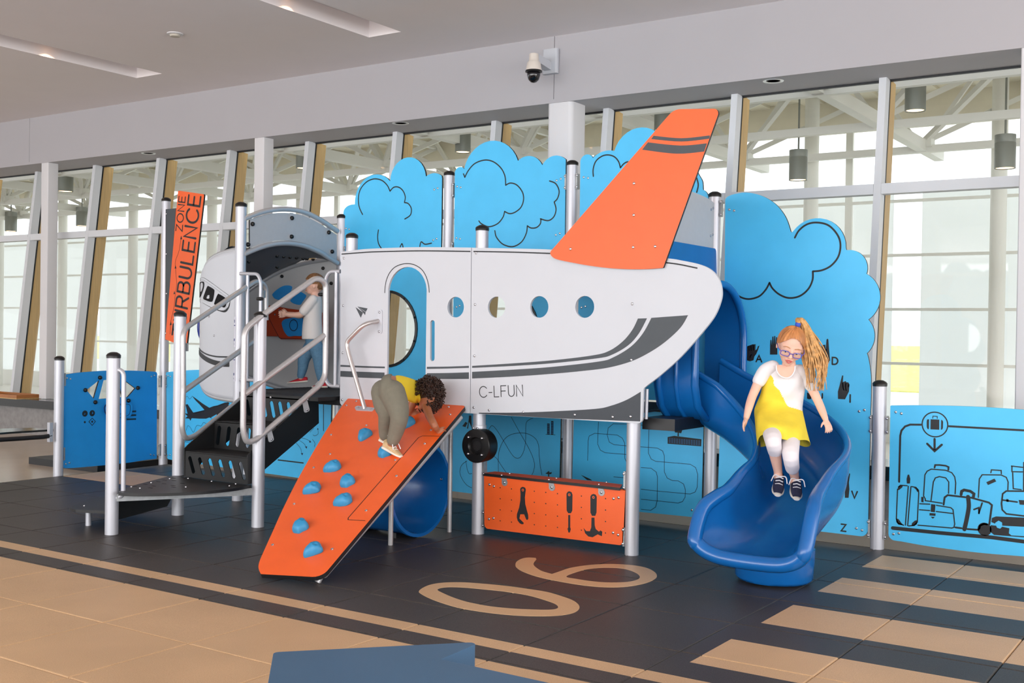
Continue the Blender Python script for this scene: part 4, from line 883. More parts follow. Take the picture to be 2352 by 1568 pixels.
# --- stair
SB = planeX(.44); st = thing('stair_flight', 'black three-step stair with slotted risers up to the deck', 'stair', (.07, 1.3, .3))
O = path(SB, [(569, 1112), (569, 1045), (578, 1035), (712, 913), (731.6, 912), (732.5, 971.3), (608.6, 1077.6), (588, 1108)])
BST = mat('black_painted_steel', (20, 20, 21), .5, var=.08)
mb = MB(); slab(mb, SB, O, [], .008, 0, 0); part('stringer', mb, BST, st)
SB2 = planeX(-.228); mb = MB(); slab(mb, SB2, O, [], .008, 0, 0); part('stringer', mb, BST, st)
def riser(y, z0, z1, ns, lean):
    pl = planeY(y); H = []
    for i in range(ns):
        u = -.235+.06+(.665-.13)*i/(ns-1); a, c = z0+.03, z1-.028; s = lean*(c-a)
        pts = [(u-.02, c-.018), (u-.013, c-.005), (u, c), (u+.013, c-.005), (u+.02, c-.018), (u+.02+s, a+.018), (u+.013+s, a+.005), (u+s, a), (u-.013+s, a+.005), (u-.02+s, a+.018)]
        H.append(pts)
    mb = MB(); slab(mb, pl, [(-.228, z0), (.431, z0), (.431, z1), (-.228, z1)], H, .006, 0, 0); part('riser', mb, BST, st)
riser(.997, .302, .488, 6, .30); riser(1.275, .488, .697, 6, -.12); riser(1.55, .697, DZ-.02, 7, .2)
for y0, y1, z in ((.997, 1.28, .494), (1.275, 1.555, .70)):
    mb = MB(); mb.box((-.228, y0, z-.008), (.431, y1, z)); part('tread', mb, BST, st)
mb = MB(); mb.box((-.228, 1.55, DZ-.03), (.58, 1.81, DZ-.001)); part('top_tread', mb, BST, st)
copy_to(BOLTM, 'bolt', PY(622, 912, 1.548), st, nrot((0, -1, 0))); copy_to(BOLTM, 'bolt', PY(707, 917, 1.548), st, nrot((0, -1, 0)))
# --- landing
LZ = .30; LP = Plane((0, 0, LZ), (1, 0, 0), (0, 1, 0))
ld = thing('stair_landing', 'low black landing plate with steel edge beam at the stair foot', 'platform', (0, .8, 0))
O = path(LP, [(272, 1131), ('S', [(316, 1133), (400, 1131.5), (474, 1127.5), (540, 1120.5), (577, 1113)]), (572, 1104), (415, 1090), (385, 1094), (296, 1117)])
mb = MB(); slab(mb, LP, O, [], .02, 0, 0); part('landing_plate', mb, BLACKP, ld)
mb = MB(); mb.bar((-.03, .25, LZ-.048), (.45, 1.03, LZ-.048), .03, .05); part('edge_beam', mb, GALV, ld)
mb = MB(); mb.bar((-.34, 1.03, LZ-.048), (.45, 1.04, LZ-.048), .03, .05); part('edge_beam', mb, GALV, ld)
mb = MB(); mb.bar((-.09, .28, LZ-.048), (-.34, 1.02, LZ-.048), .03, .05); part('edge_beam', mb, GALV, ld)
c3 = crop(0, 1040, .2636)
bolts(ld, LP, c3((1145, 296), (1220, 308), (1318, 260), (1480, 225), (1620, 297), (1640, 222), (1845, 247), (2000, 287), (2055, 270)), scale=.8)
mb = MB()
for p in c3((1175, 292), (1265, 274), (1310, 305), (1340, 288), (1380, 250), (1430, 268), (1435, 238), (1510, 218), (1515, 240), (1510, 285), (1512, 297), (1590, 265), (1600, 217)):
    q = LP.px(p); flatpoly(mb, LP, [(q[0]-.02, q[1]-.006), (q[0]+.02, q[1]-.006), (q[0]+.02, q[1]+.006), (q[0]-.02, q[1]+.006)], d=.001)
o = part('drain_slots', mb, mat('slot_shadow', (8, 8, 8), .8), ld); o['kind'] = 'stuff'
u = np.array([-.286, .798, 0]); u /= np.linalg.norm(u)
VP = Plane((-.074, .247, 0), u, (0, 0, 1)); mb = MB(); slab(mb, VP, [(.055, .13), (.085, .085), (.70, .085), (.76, .14), (.76, .255), (.055, .255)], [], .016, 0, 0); part('skirt_board', mb, BLACKP, ld)
LW = Plane((0, 0, .132), (1, 0, 0), (0, 1, 0)); ws = thing('low_step', 'low black wedge step on a short silver leg', 'step', PZ(203, 1206))
mb = MB(); slab(mb, LW, path(LW, [(159, 1165, .03), (205, 1145), (300, 1132), (392, 1142), (300, 1163), (240, 1172.5), (172, 1170, .03)]), [], .02, 0, 0); part('step_plate', mb, BLACKP, ws)
q = PZ(203, 1206); mb = MB(); mb.tube([(q[0], q[1], -.01), (q[0], q[1], .112)], .02, 14); part('leg', mb, ALU, ws, True, 40)
bolts(ws, LW, c3((735, 461)), scale=.8)
# --- grab rail on the landing post
def rail(name, label, runs, r, M=STEEL, loc=(0, 0, 0), rad=.06, plates=(), cat='rail'):
    t = thing(name, label, cat, loc)
    for P in runs:
        b = MB(); b.tube(arcpts(P, rad), r, 12); part('tube', b, M, t, True, 50)
    return t
def vplane(a, c): 
    u = np.array([c[0]-a[0], c[1]-a[1], 0.]); u /= np.linalg.norm(u); return Plane((a[0], a[1], 0), u, (0, 0, 1))
vp = vplane((-.074, .247), (.42, .40))
gr = [vp.w(vp.px(p)) for p in ((258, 848), (284, 850), (283, 1139), (260, 1146))]
t = rail('grab_rail', 'curved silver grab rail on the landing corner post', [gr], .0155, ALU, gr[0], .07)
for p in ((266, 838), (266, 1152)):
    q = vp.w(vp.px(p)); b = MB(); b.box((q[0]-.012, q[1]-.012, q[2]-.035), (q[0]+.006, q[1]+.004, q[2]+.035)); part('mount', b, ALU, t)
# --- stair rails
vl = vplane((-.30, .985), (-.43, 1.74))
def V(pl, *P): return [pl.w(pl.px(p)) for p in P]
t = rail('stair_rail', 'far stair handrail, bent silver tube loop with three diagonals', [V(vl, (421, 900), (420, 757), (589, 643.5), (611, 655), (611, 735)), V(vl, (421, 890), (418, 985), (424, 1007), (446, 1003), (570, 903), (604, 878)), V(vl, (421, 899), (600, 771))], .021, STEEL, (-.34, 1.05, .5), .07)
b = MB(); b.box((-.352, 1.02, .74), (-.30, 1.05, .78)); part('mount', b, GALV, t)
for p in ((427, 797), (604, 675)):
    q = vl.w(vl.px(p)); b = MB(); b.bar(q-np.array([.0, 0, .03]), q+np.array([0, 0, .03]), .02, .035); part('mount', b, GALV, t)
vr = vplane((.50, 1.03), (.60, 1.78))
t = rail('stair_rail', 'near stair handrail, bent silver tube loop beside the fuselage', [V(vr, (559, 900), (561, 757), (590, 733), (726, 637), (748, 648), (748, 760)), V(vr, (559, 890), (558, 990), (566, 1017), (588, 1010), (735, 884), (747, 862), (748, 750)), V(vr, (562, 905), (744, 770))], .021, STEEL, (.48, 1.06, .5), .06)
for p in ((623, 1003), (705, 935)):
    q = vr.w(vr.px(p)); b = MB(); pl = vr; uv = vr.px(p); slab(b, vr, path(vr, [(p[0]-8, p[1]-18), (p[0]+2, p[1]-22), (p[0]+10, p[1]+8, .014), (p[0]-2, p[1]+14, .014)]), [], .006, 0, 0, -.015); part('mount', b, GREYP, t); copy_to(BOLTM, 'bolt', vr.w(vr.px((p[0]+3, p[1]+6)), -.012), t, nrot(vr.n))
for p in ((607, 686), (748, 676)):
    q = vr.w(vr.px(p), .0); b = MB(); b.lathe([(.012, 0), (.014, .02), (.011, .05), (.004, .056)], q+np.array([-.02, 0, 0]), 12, axis=(-1, 0, 0)); part('rubber_stop', b, RUBBER, t, True, 40)
PYD = planeY(1.775)
t = rail('entry_guard', 'short looped silver guard beside the cockpit post', [V(PYD, (552, 628), (592, 629), (599, 645), (597, 862), (590, 873), (553, 872)), V(PYD, (569, 632), (567, 870))], .014, ALU, (-.5, 1.78, DZ), .05)
t = rail('entry_guard', 'looped silver guard against the fuselage front edge', [V(PYD, (782, 623), (757, 624), (748, 640), (746, 868), (756, 886), (782, 887)), V(PYD, (773, 624), (770, 886))], .015, ALU, (.58, 1.78, DZ), .05)
# --- arch tubes, canopy and cockpit nose
PA = planeX(-.55); cA = crop(540, 450, .17219)
up = catmull([PA.px(p) for p in cA((95, 305), (300, 225), (500, 182), (700, 178), (900, 215), (1100, 310), (1230, 395), (1345, 472))], False, 4)
lo = catmull([PA.px(p) for p in cA((95, 775), (300, 690), (500, 640), (700, 632), (900, 665), (1100, 745), (1220, 820), (1345, 898))], False, 4)
ar = thing('roof_arch', 'grey arched canopy panel between two curved silver tubes', 'arch', (-.56, 2.42, 2.0))
for P in (up, lo):
    b = MB(); b.tube([PA.w(p, .02) for p in P], .022, 14); part('arch_tube', b, mat('arch_grey', (188, 190, 194), .38, metal=.35), ar, True, 50)
pu = [(p[0], p[1]-.032) for p in up]; pl_ = [(p[0], p[1]+.024) for p in lo]
mb = MB(); slab(mb, PA, [p for p in pu if 1.86 < p[0] < 2.99]+[p for p in pl_ if 1.86 < p[0] < 2.99][::-1], [], .014, 0, 1, .01); part('canopy_board', mb, [GREYP, BLACKP], ar)
for p in cA((212, 375), (738, 296), (1229, 487), (153, 648), (733, 543), (1275, 742)):
    q = PA.px(p); up_ = p[1] < 450+500*.17219 and False
    mb = MB(); slab(mb, PA, [(q[0]-.022, q[1]-.02), (q[0]+.022, q[1]-.02), (q[0]+.022, q[1]+.045 if p in cA((212, 375), (738, 296), (1229, 487)) else q[1]+.02), (q[0]-.022, q[1]+.045 if p in cA((212, 375), (738, 296), (1229, 487)) else q[1]+.02)], [], .003, 0, 0, .014); part('tab', mb, GREYP, ar)
    copy_to(KNOBM, 'black_cap', PA.w(q, .014), ar, nrot(PA.n)).scale = (1.15,)*3
NA, NB, NX, NY = .95, .612, -.56, 2.425
def nplan(t):   # t 0..1 from the front post round the nose to the back post
    a = math.pi*t; return np.array([NX-NA*math.sin(a)**1.0, NY-NB*math.cos(a)])
class Nose:
    """curved cockpit skin: s along the plan curve, z up"""
    n = np.array([0, -1, 0.])
    def px(s, p):
        d = ray(*p); best = None
        for k in range(0, 401):
            t = k/400*.5; q = nplan(t)-CP[:2]; c = d[0]*q[1]-d[1]*q[0]
            if best is not None and best[0]*c <= 0:
                f = best[0]/(best[0]-c) if best[0] != c else 0; t = best[1]+(t-best[1])*f; q = nplan(t)-CP[:2]
                z = CP[2]+d[2]*np.linalg.norm(q)/np.linalg.norm(d[:2]); return (t, float(z))
            best = (c, t)
        ts = [k/400*.5 for k in range(401)]; t = min(ts, key=lambda t: abs(d[0]*(nplan(t)-CP[:2])[1]-d[1]*(nplan(t)-CP[:2])[0])/np.linalg.norm(nplan(t)-CP[:2]))
        q = nplan(t)-CP[:2]; return (t, float(CP[2]+d[2]*np.linalg.norm(q)/np.linalg.norm(d[:2])))
    def w(s, p, d=0.):
        q = nplan(p[0]); e = nplan(p[0]+.002)-nplan(p[0]-.002); nn = np.array([e[1], -e[0]]); nn /= np.linalg.norm(nn)
        if nn@(q-np.array([NX, NY])) < 0: nn = -nn
        return np.array([q[0]+nn[0]*d, q[1]+nn[1]*d, p[1]])
NS = Nose()
def ztop(t): 
    s = math.sin(math.pi*t); return 2.07-.10*s**1.2-.34*s**4
def zbot(t):
    s = math.sin(math.pi*t); return .80+.03*s+.20*s**4
ns = thing('cockpit_nose', 'rounded pale grey aircraft nose with black-framed cockpit windows', 'cockpit', (-1.1, 2.42, .8))
rows = []; rows2 = []; N_ = 64
for i in range(N_+1):
    t = i/N_; zt, zb = ztop(t), zbot(t); rr = .06
    zz = [(zb, -.05), (zb+.01, -.02), (zb+.04, 0)]+[(zb+.05+(zt-zb-.1)*k/10, 0) for k in range(11)]+[(zt-.04, 0), (zt-.01, -.02), (zt, -.05)]
    rows.append([NS.w((t, z), d) for z, d in zz]); rows2.append([NS.w((t, z), -.016 if d == 0 else d-.004) for z, d in zz])
mb = MB(); mb.grid(rows); mb.grid([r[::-1] for r in rows2], mi=1); part('nose_skin', mb, [WHITE, mat('pale_inner_skin', (196, 196, 196), .5)], ns, True, 60)
for zf, dz in ((ztop, -.01), (zbot, .01)):
    b = MB(); b.tube([NS.w((i/48, zf(i/48)+dz), -.035) for i in range(1, 48)], .021, 10); part('rim_tube', b, MATS['arch_grey'], ns, True, 50)
# canopy between the arch and the nose rim
A = [PA.w(p, -.01) for p in lo]; k = len(A); rows = []
for j in range(7):
    f = j/6; r = []
    for i in range(k):
        t = (A[i][1]-1.82)/1.21; t = min(.97, max(.03, t)); tt = math.acos(max(-1, min(1, 1-2*t)))/math.pi
        e = NS.w((tt, ztop(tt)-.0), -.05); r.append(A[i]*(1-f)+e*f+np.array([0, 0, .06*math.sin(math.pi*f)]))
    rows.append(r)
mb = MB(); mb.grid(rows); part('canopy_sheet', mb, mat('dark_canopy', (96, 98, 102), .5), ns, True)
for p in cA((562, 717), (648, 745), (733, 775), (820, 803), (908, 830), (962, 740), (1040, 775), (1128, 818), (560, 940), (183, 870)):
    q = PX(p[0], p[1], -.8); copy_to(KNOBM, 'black_cap', (q[0], q[1], min(q[2], 2.05)), ns, nrot((0, 0, -1)))
def nose_fill(P, M, name, d=.003, smooth=True):
    uv = [NS.px(p) for p in P]; uv = catmull(uv, True, 5) if smooth else uv
    mb = MB(); slab(mb, NS, uv, [], .002, 0, 0, d); return part(name, mb, M, ns)
cn = crop(430, 540, .24869)
def nline(P, w, name='stripe', closed=False, M=INK):
    uv = catmull([NS.px(p) for p in P], closed, 6); pts = [NS.w(q, .004) for q in uv]
    mb = MB(); v = []; f = []
    for q in uv: v += [NS.w((q[0], q[1]+w/2), .004), NS.w((q[0], q[1]-w/2), .004)]
    n = len(uv); f = [(2*i, 2*i+1, (2*i+3) % (2*n), (2*i+2) % (2*n)) for i in range(n if closed else n-1)]
    mb.add(v, f); part(name, mb, M, ns)
nose_fill(cn((106, 425), (132, 393), (168, 399), (246, 453), (338, 521), (390, 562), (398, 600), (388, 666), (354, 710), (298, 701), (216, 666), (146, 626), (102, 600)), INK, 'window_surround', .002)
nose_fill(cn((114, 440), (138, 412), (165, 420), (240, 474), (330, 542), (370, 575), (376, 605), (366, 655), (345, 684), (300, 675), (220, 640), (150, 600), (110, 575)), WHITE, 'window_panel', .0035)
GL2 = mat('cockpit_glass', (16, 15, 18), .6, spec=.1)
for P in (cn((112, 500), (120, 445), (145, 428), (158, 445), (152, 495), (128, 560), (118, 575), (108, 550)), cn((188, 478), (200, 470), (245, 498), (252, 520), (240, 595), (222, 615), (175, 600), (152, 582), (168, 530)), cn((285, 548), (300, 545), (350, 575), (368, 598), (362, 645), (345, 668), (310, 655), (258, 640), (256, 620))):
    nose_fill(P, GL2, 'window_glass', .005)
nline(cn((103, 1035), (140, 1075), (200, 1105), (270, 1120), (330, 1123), (400, 1124)), .012)
nline(cn((105, 1068), (140, 1115), (200, 1155), (270, 1180), (330, 1190), (390, 1192)), .042)
for p in cn((118, 333), (204, 749), (250, 927), (115, 1312)):
    uv = NS.px(p); copy_to(BOLTM, 'bolt', NS.w(uv, .001), ns, nrot(NS.w(uv, 1.)-NS.w(uv, 0.)))
b = MB(); b.lathe([(.205, 0), (.215, .012), (.205, .03), (.12, .06), (.03, .07)], (NX-NA-.004, NY, 1.415), 32, axis=(-1, 0, 0)); part('nose_boss', b, mat('deep_blue_hdpe', (10, 40, 140), .4), ns, True, 50)
# inside: blue window panes and the orange dashboard on the far flank
class NoseIn(Nose):
    def px(s, p):
        d = ray(*p)
        for k in range(400, 199, -1):
            t = k/400; q = nplan(t)-CP[:2]; c = d[0]*q[1]-d[1]*q[0]
            if k < 400 and c*pc <= 0:
                z = CP[2]+d[2]*np.linalg.norm(q)/np.linalg.norm(d[:2]); return (t, float(z))
            pc = c
        return (1., 1.4)
NI = NoseIn()
def nin(P, M, name, d, th=.004, smooth=True, n=4):
    uv = [NI.px(p) for p in P]; uv = catmull(uv, True, n) if smooth else uv
    uv2 = []
    for i in range(len(uv)):
        a, c = uv[i], uv[(i+1) % len(uv)]
        for j in range(3): uv2.append((a[0]+(c[0]-a[0])*j/3, a[1]+(c[1]-a[1])*j/3))
    mb = MB(); slab(mb, NI, uv2, [], th, 0, 0, d); return part(name, mb, M, ns)
nin(cA((515, 1340), (510, 1310), (560, 1255), (650, 1205), (720, 1193), (775, 1210), (770, 1260), (740, 1300), (690, 1360), (620, 1388), (545, 1370)), BLUE2, 'window_pane', -.02)
nin(cA((752, 1400), (770, 1370), (850, 1300), (890, 1278), (950, 1310), (965, 1340), (920, 1410), (885, 1452), (800, 1435)), BLUE2, 'window_pane', -.02)
for p in cA((643, 1073), (1198, 966), (1312, 1166)):
    uv = NI.px(p); copy_to(KNOBM, 'black_cap', NI.w(uv, -.02), ns, nrot(NI.w(uv, -1.)-NI.w(uv, 0.)))
PD_ = planeY(2.80); ci = crop(350, 420, .33172)
da = panel('dashboard', 'orange cockpit dashboard with blue yoke plates', 'dashboard', PD_, ci((640, 845), (840, 850), (940, 870), (1200, 900), (1200, 1085), (890, 1082), (870, 1062), (640, 1058)), [], .019, mat('dash_orange', (200, 66, 22), .45), BLACKP, ci((680, 895), (700, 870), (830, 870), (790, 905), (850, 910), (880, 880)))
for P in (ci((915, 990), (912, 965), (930, 945), (960, 938), (1010, 932), (1060, 940), (1060, 1050), (1000, 1058), (960, 1062), (940, 1045), (925, 1020)), ci((630, 930), (670, 920), (705, 930), (708, 1050), (660, 1055), (640, 1040))):
    mb = MB(); slab(mb, PD_, catmull([PD_.px(p) for p in P], True, 3), [], .019, 0, 1, .03); part('yoke_plate', mb, [BLUE2, NAVY], da)
lines(da, PD_, [ci((805, 930), (840, 1000), (880, 1072), (900, 1078), (1190, 1080))], .005, 'engraved_line', INK, smooth=False)
mb = MB(); ribbon(mb, PD_, circ(PD_.px(ci((995, 985))[0]), .05, 22), .008, d=.032, closed=True); part('dial_ring', mb, NAVY, da)
# --- climbing ramp
ry0, rz0 = 1.738, .886; rs = .458; rn = math.hypot(1, rs)
RP = Plane((0, ry0, rz0), (1, 0, 0), (0, 1/rn, rs/rn)); c5 = crop(560, 840, .33155)
rp = panel('climbing_ramp', 'sloping orange climbing board with blue grips', 'ramp', RP,
    [(599, 1318, .05), ('S', [(594, 1296), (612, 1252), (626, 1221), (642, 1185), (659.5, 1148.3), (683, 1102), (709, 1055.5), (734, 1013), (759, 972.6), (780, 940), (792, 923)]), (799.5, 914.3, .01), (1069.5, 931.5, .03), (739, 1325.5, .06)],
    [], .025, ORANGE, BLACKP, c5((712, 275), (780, 246), (605, 478), (598, 612), (485, 705), (350, 957), (200, 1240), (612, 1270), (848, 1003), (1058, 763), (1254, 540), (1430, 338), (1420, 286), (850, 413), (1297, 445), (1050, 653)))
lines(rp, RP, [[(1010, 1001.5), (970, 1001), (961, 1005), (800, 1189), (799.5, 1193.5), (838.5, 1195.5)]], .005, 'engraved_line', INK, smooth=False)
def hold_mesh(seed):
    rg = random.Random(seed); bm = bmesh.new(); bmesh.ops.create_icosphere(bm, subdivisions=4, radius=1)
    holes = [(-.32, .25), (.3, .3)]; notch = rg.uniform(-.4, .4)
    for v in bm.verts:
        x, y, z = v.co; r = 1+.12*math.sin(3*math.atan2(y, x)+seed)+.06*math.sin(5*x+seed*2)*math.cos(4*y)
        if y < -.4: r *= 1+.25*max(0, 1-abs(x-notch)*2.2)
        zz = max(z, -.25)
        for hx, hy in holes:
            dd = math.hypot(x-hx, y-hy)
            if dd < .26 and z > 0: zz -= .34*(1-(dd/.26)**2)
        zz -= .25*max(0, -y)*.6
        v.co = Vector((x*r*.046, y*r*.055, (zz+.25)*.05))
    me = bpy.data.meshes.new('grip'); bm.to_mesh(me); bm.free(); me.materials.append(HOLD); me.polygons.foreach_set('use_smooth', [True]*len(me.polygons)); return me
HM = [hold_mesh(k) for k in range(3)]
RR = Matrix((Vector(RP.u), Vector(RP.v), Vector(RP.n))).transposed().to_euler()
for k, p in enumerate(c5((840, 490), (626, 712), (722, 812), (483, 864), (700, 946), (398, 1125), (490, 1288), (1140, 405), (985, 608))):
    e = RR.copy(); o = copy_to(HM[k % 3], 'climbing_grip', RP.w(RP.px(p), 0.), rp, e)
    o.rotation_euler = (Matrix((Vector(RP.u), Vector(RP.v), Vector(RP.n))).transposed() @ Matrix.Rotation([.1, -.5, .3, -.9, -.6, .25, -.5, .4, 0][k], 3, 'Z')).to_euler()
# supports under the ramp
a = RP.w(RP.px((1054, 944)), -.05); e = RP.w(RP.px((740, 1310)), -.05); ft = PZ(735, 1337)
b = MB(); b.tube(arcpts([a, e+np.array([-.05, .05, 0]), (ft[0], ft[1]+.02, .05), (ft[0]-.01, ft[1]-.01, .0)], .05), .018, 12); part('frame_tube', b, STEEL, rp, True, 50)
b = MB(); b.tube([a+np.array([-.9, 0, 0]), e+np.array([-.28, .1, 0.02])], .022, 10); part('frame_tube', b, ALU, rp, True, 50)
for p, zt in (((897, 1251), .545), ((1032, 1221), .80)):
    q = PZ(*p); b = MB(); b.tube([(q[0], q[1], -.01), (q[0], q[1], zt)], .0165, 12); part('leg', b, STEEL, rp, True, 40)
# grab handle from ramp to fuselage
hb = RP.w(RP.px((838, 939)), 0.); yb = hb[1]
H = [hb, PY(801, 812, yb), PY(795, 786, yb), PY(836, 744, yb+.01), PY(868, 737, 1.75)]
t = rail('climb_handle', 'bent silver grab handle from ramp to fuselage door', [H], .0165, mat('warm_aluminium', (205, 198, 196), .35, metal=.7), hb, .06)
mb = MB(); slab(mb, RP, path(RP, [(815, 937, .014), (820, 933, .014), (861, 938, .014), (857, 945, .014), (818, 943, .014)]), [], .006, 0, 0, .0065); part('foot_plate', mb, ALU, t)
mb = MB(); slab(mb, PF, path(PF, [(867, 766, .018), (867.5, 711, .018), (879, 711, .018), (878.5, 766, .018)]), [], .006, 0, 0, .0065); part('wall_plate', mb, ALU, t)
bolts(t, PF, [(873, 717), (872.5, 761)], d=.007); bolts(t, RP, [(823, 938), (853, 941)], d=.007)
# --- crawl tunnel
tc = np.array([1.655, 1.44, .335]); TRr = .315
t = thing('crawl_tunnel', 'blue round crawl tunnel under the orange ramp', 'tunnel', (1.2, 1.44, .0))
mb = MB(); rows = []
for rr, dx in ((TRr-.014, -.6), (TRr-.014, -.02), (TRr-.01, .0), (TRr+.012, .0), (TRr+.016, -.012), (TRr+.012, -.03), (TRr, -.035), (TRr, -.6)):
    rows.append([(tc[0]+dx, tc[1]+rr*math.cos(q), tc[2]+rr*math.sin(q)) for q in [2*math.pi*i/48 for i in range(48)]])
mb.grid(rows, closed_v=True); part('barrel', mb, SLIDE, t, True, 40)
for q in (.1, 2.2, 4.2): copy_to(BOLTM, 'bolt', (tc[0]-.06, tc[1]+(TRr-.014)*math.cos(q), tc[2]+(TRr-.014)*math.sin(q)), t, nrot((0, -math.cos(q), -math.sin(q))))
for dx in (-.15, -.5):
    mb = MB(); mb.box((tc[0]+dx-.03, tc[1]-.12, -.005), (tc[0]+dx+.03, tc[1]+.12, .035)); part('cradle', mb, BLACKP, t)
PG = planeY(1.70); mb = MB()
# --- slide
PXS = planeX(3.085)
gp = panel('arch_board', 'grey arched board above the slide entrance behind the tail fin', 'panel', PXS, [(1638, 570), (1642, 467), ('S', [(1625, 455), (1605, 446), (1585, 439), (1560, 436), (1530, 442), (1500, 458), (1476, 480)]), (1474, 560)], [], .014, GREYP, BLACKP, [(1633, 481), (1638, 478), (1632, 541.5), (1637, 539)])
sl = thing('spiral_slide', 'glossy blue spiral slide with hooded entrance and flared exit', 'slide', (4.12, 1.66, 0))
PXH = planeX(3.12); mb = MB(); slab(mb, PXH, path(PXH, [(1480, 700), (1476, 545), (1545, 553.5), (1645, 571, .03), (1648, 690)]), [], .03, 0, 0); part('entrance_board', mb, SLIDE, sl)
hy0, hy1, hzb = 2.06, 2.83, .87
def hood(off):
    y0, y1 = hy0-off, hy1+off; P = []; r = (y1-y0)/2; yc = (y0+y1)/2; zc = 1.38
    P += [(y0+.30, hzb-off), (y0+.16, hzb+.015-off*.8), (y0+.05, hzb+.09-off*.4), (y0, hzb+.22)]
    P += [(y0, hzb+.22+(zc-hzb-.22)*k/4) for k in range(1, 4)]
    P += [(yc-r*math.cos(math.pi*k/20), zc+(.36+off)*math.sin(math.pi*k/20)) for k in range(21)]
    P += [(y1, zc-(zc-hzb-.1)*k/4) for k in range(1, 4)]+[(y1, hzb+.14), (y1-.04, hzb+.04), (y1-.14, hzb)]
    return P
i0, o0 = hood(0), hood(.028)
mb = MB(); mb.grid([[(x, p[0], p[1]) for p in i0] for x in (3.10, 3.2, 3.3, 3.385)]); mb.grid([[(x, p[0], p[1]) for p in o0][::-1] for x in (3.10, 3.2, 3.3, 3.385)]); part('hood', mb, SLIDE, sl, True, 50)
b = MB(); b.tube([(3.385, (p[0]+q[0])/2, (p[1]+q[1])/2) for p, q in zip(i0, o0)], .026, 12); part('hood_rim', b, SLIDE, sl, True, 60)
b = MB(); b.tube([(3.26, q[0], q[1]) for q in o0][1:8], .016, 10); part('hood_rib', b, SLIDE, sl, True, 60)
b = MB(); b.tube([(3.135, q[0], q[1]) for q in o0][1:8], .022, 10); part('hood_rib', b, SLIDE, sl, True, 60)
CX, CYc, CR = 3.46, 1.80, .68
def cpath(s):
    L1, L2, L3 = .2, CR*math.pi/2, .62; T = L1+L2+L3; d = s*T
    if d < L1: p = (CX-L1+d, CYc+CR); h = 0.
    elif d < L1+L2: a = (d-L1)/CR; p = (CX+CR*math.sin(a), CYc+CR*math.cos(a)); h = -a
    else: p = (CX+CR, CYc-(d-L1-L2)); h = -math.pi/2
    return np.array(p), h
def cz(s): return .205+.655*(1-s)**1.55
rowsI, rowsO, rimL, rimR = [], [], [], []
NSG = 44
for i in range(NSG+1):
    s = i/NSG; p, h = cpath(s); z = cz(s)
    g_ = min(1, max(0, (s-.84)/.15)); g_ = g_*g_*(3-2*g_); w = .50; hh = .34 if s < .75 else .34-.10*((s-.75)/.25)
    if s > .9: hh *= 1-.42*((s-.9)/.1)**2
    lat = np.array([-math.sin(h), math.cos(h)]); rI, rO = [], []
    for k in range(25):
        f = -math.pi/2+math.pi*k/24; sl_ = math.copysign(abs(math.sin(f))**.62, math.sin(f)); v = 1-abs(math.cos(f))**.72
        # lat>0 is the outer wall; banked a little outwards
        l = sl_*w/2*(1+(.34 if sl_ < 0 else .12)*g_); vv = v*hh*(1.10 if sl_ > 0 else .98)
        rI.append((p[0]+lat[0]*l, p[1]+lat[1]*l, z+vv)); l2 = l+sl_*.03; rO.append((p[0]+lat[0]*l2, p[1]+lat[1]*l2, z+vv-.032*(1-v)-.004))
    rowsI.append(rI); rowsO.append(rO)
    rimL.append((np.array(rI[0])+np.array(rO[0]))/2); rimR.append((np.array(rI[-1])+np.array(rO[-1]))/2)
mb = MB(); mb.grid(rowsI); mb.grid([r[::-1] for r in rowsO]); part('chute', mb, SLIDE, sl, True, 60)
endp = [(np.array(a)+np.array(c))/2 for a, c in zip(rowsI[-1], rowsO[-1])]
b = MB(); b.tube(rimL[:31], .024, 12); part('chute_rim', b, SLIDE, sl, True, 60)
b = MB(); b.tube(rimR[:31], .024, 12); part('chute_rim', b, SLIDE, sl, True, 60)
ctl = rimL[30:44:2]+endp[2:-2:2]+rimR[30:44:2][::-1]
LPp = catmull([tuple(q) for q in ctl], False, 4); m_ = len(LPp)
b = MB(); b.tube(LPp, [.024+.018*min(1, min(i, m_-1-i)/(m_*.22)) for i in range(m_)], 14); part('exit_lip', b, SLIDE, sl, True, 70)
mb = MB(); prof = [(.19, .012), (.205, .03), (.212, .12), (.215, .20), (.15, .205)]
n = 36; v = []
for r, z in prof: v.append([(4.085+r*1.08*math.cos(2*math.pi*j/n), 1.64+r*math.sin(2*math.pi*j/n), z) for j in range(n)])
mb.grid(v, closed_v=True); mb.f.append(tuple(range(n-1, -1, -1))); mb.m.append(0); part('pedestal', mb, SLIDE, sl, True, 50)
mb = MB(); mb.lathe([(.1, -.002), (.1, .014)], (4.085, 1.64, 0), 20); part("floor_plate", mb, GALV, sl)
b = MB(); b.tube([PY(1486, 893, 1.84), PY(1484, 962, 1.84)], .012, 10); t = thing('side_tube', 'short silver tube between fuselage tail and slide', 'tube', PY(1484, 962, 1.84)); part('tube', b, ALU, t, True, 40)
b = MB(); b.box((3.09, 1.9, .80), (3.32, 2.5, .875)); part('mounting_block', b, BLACKP, sl)
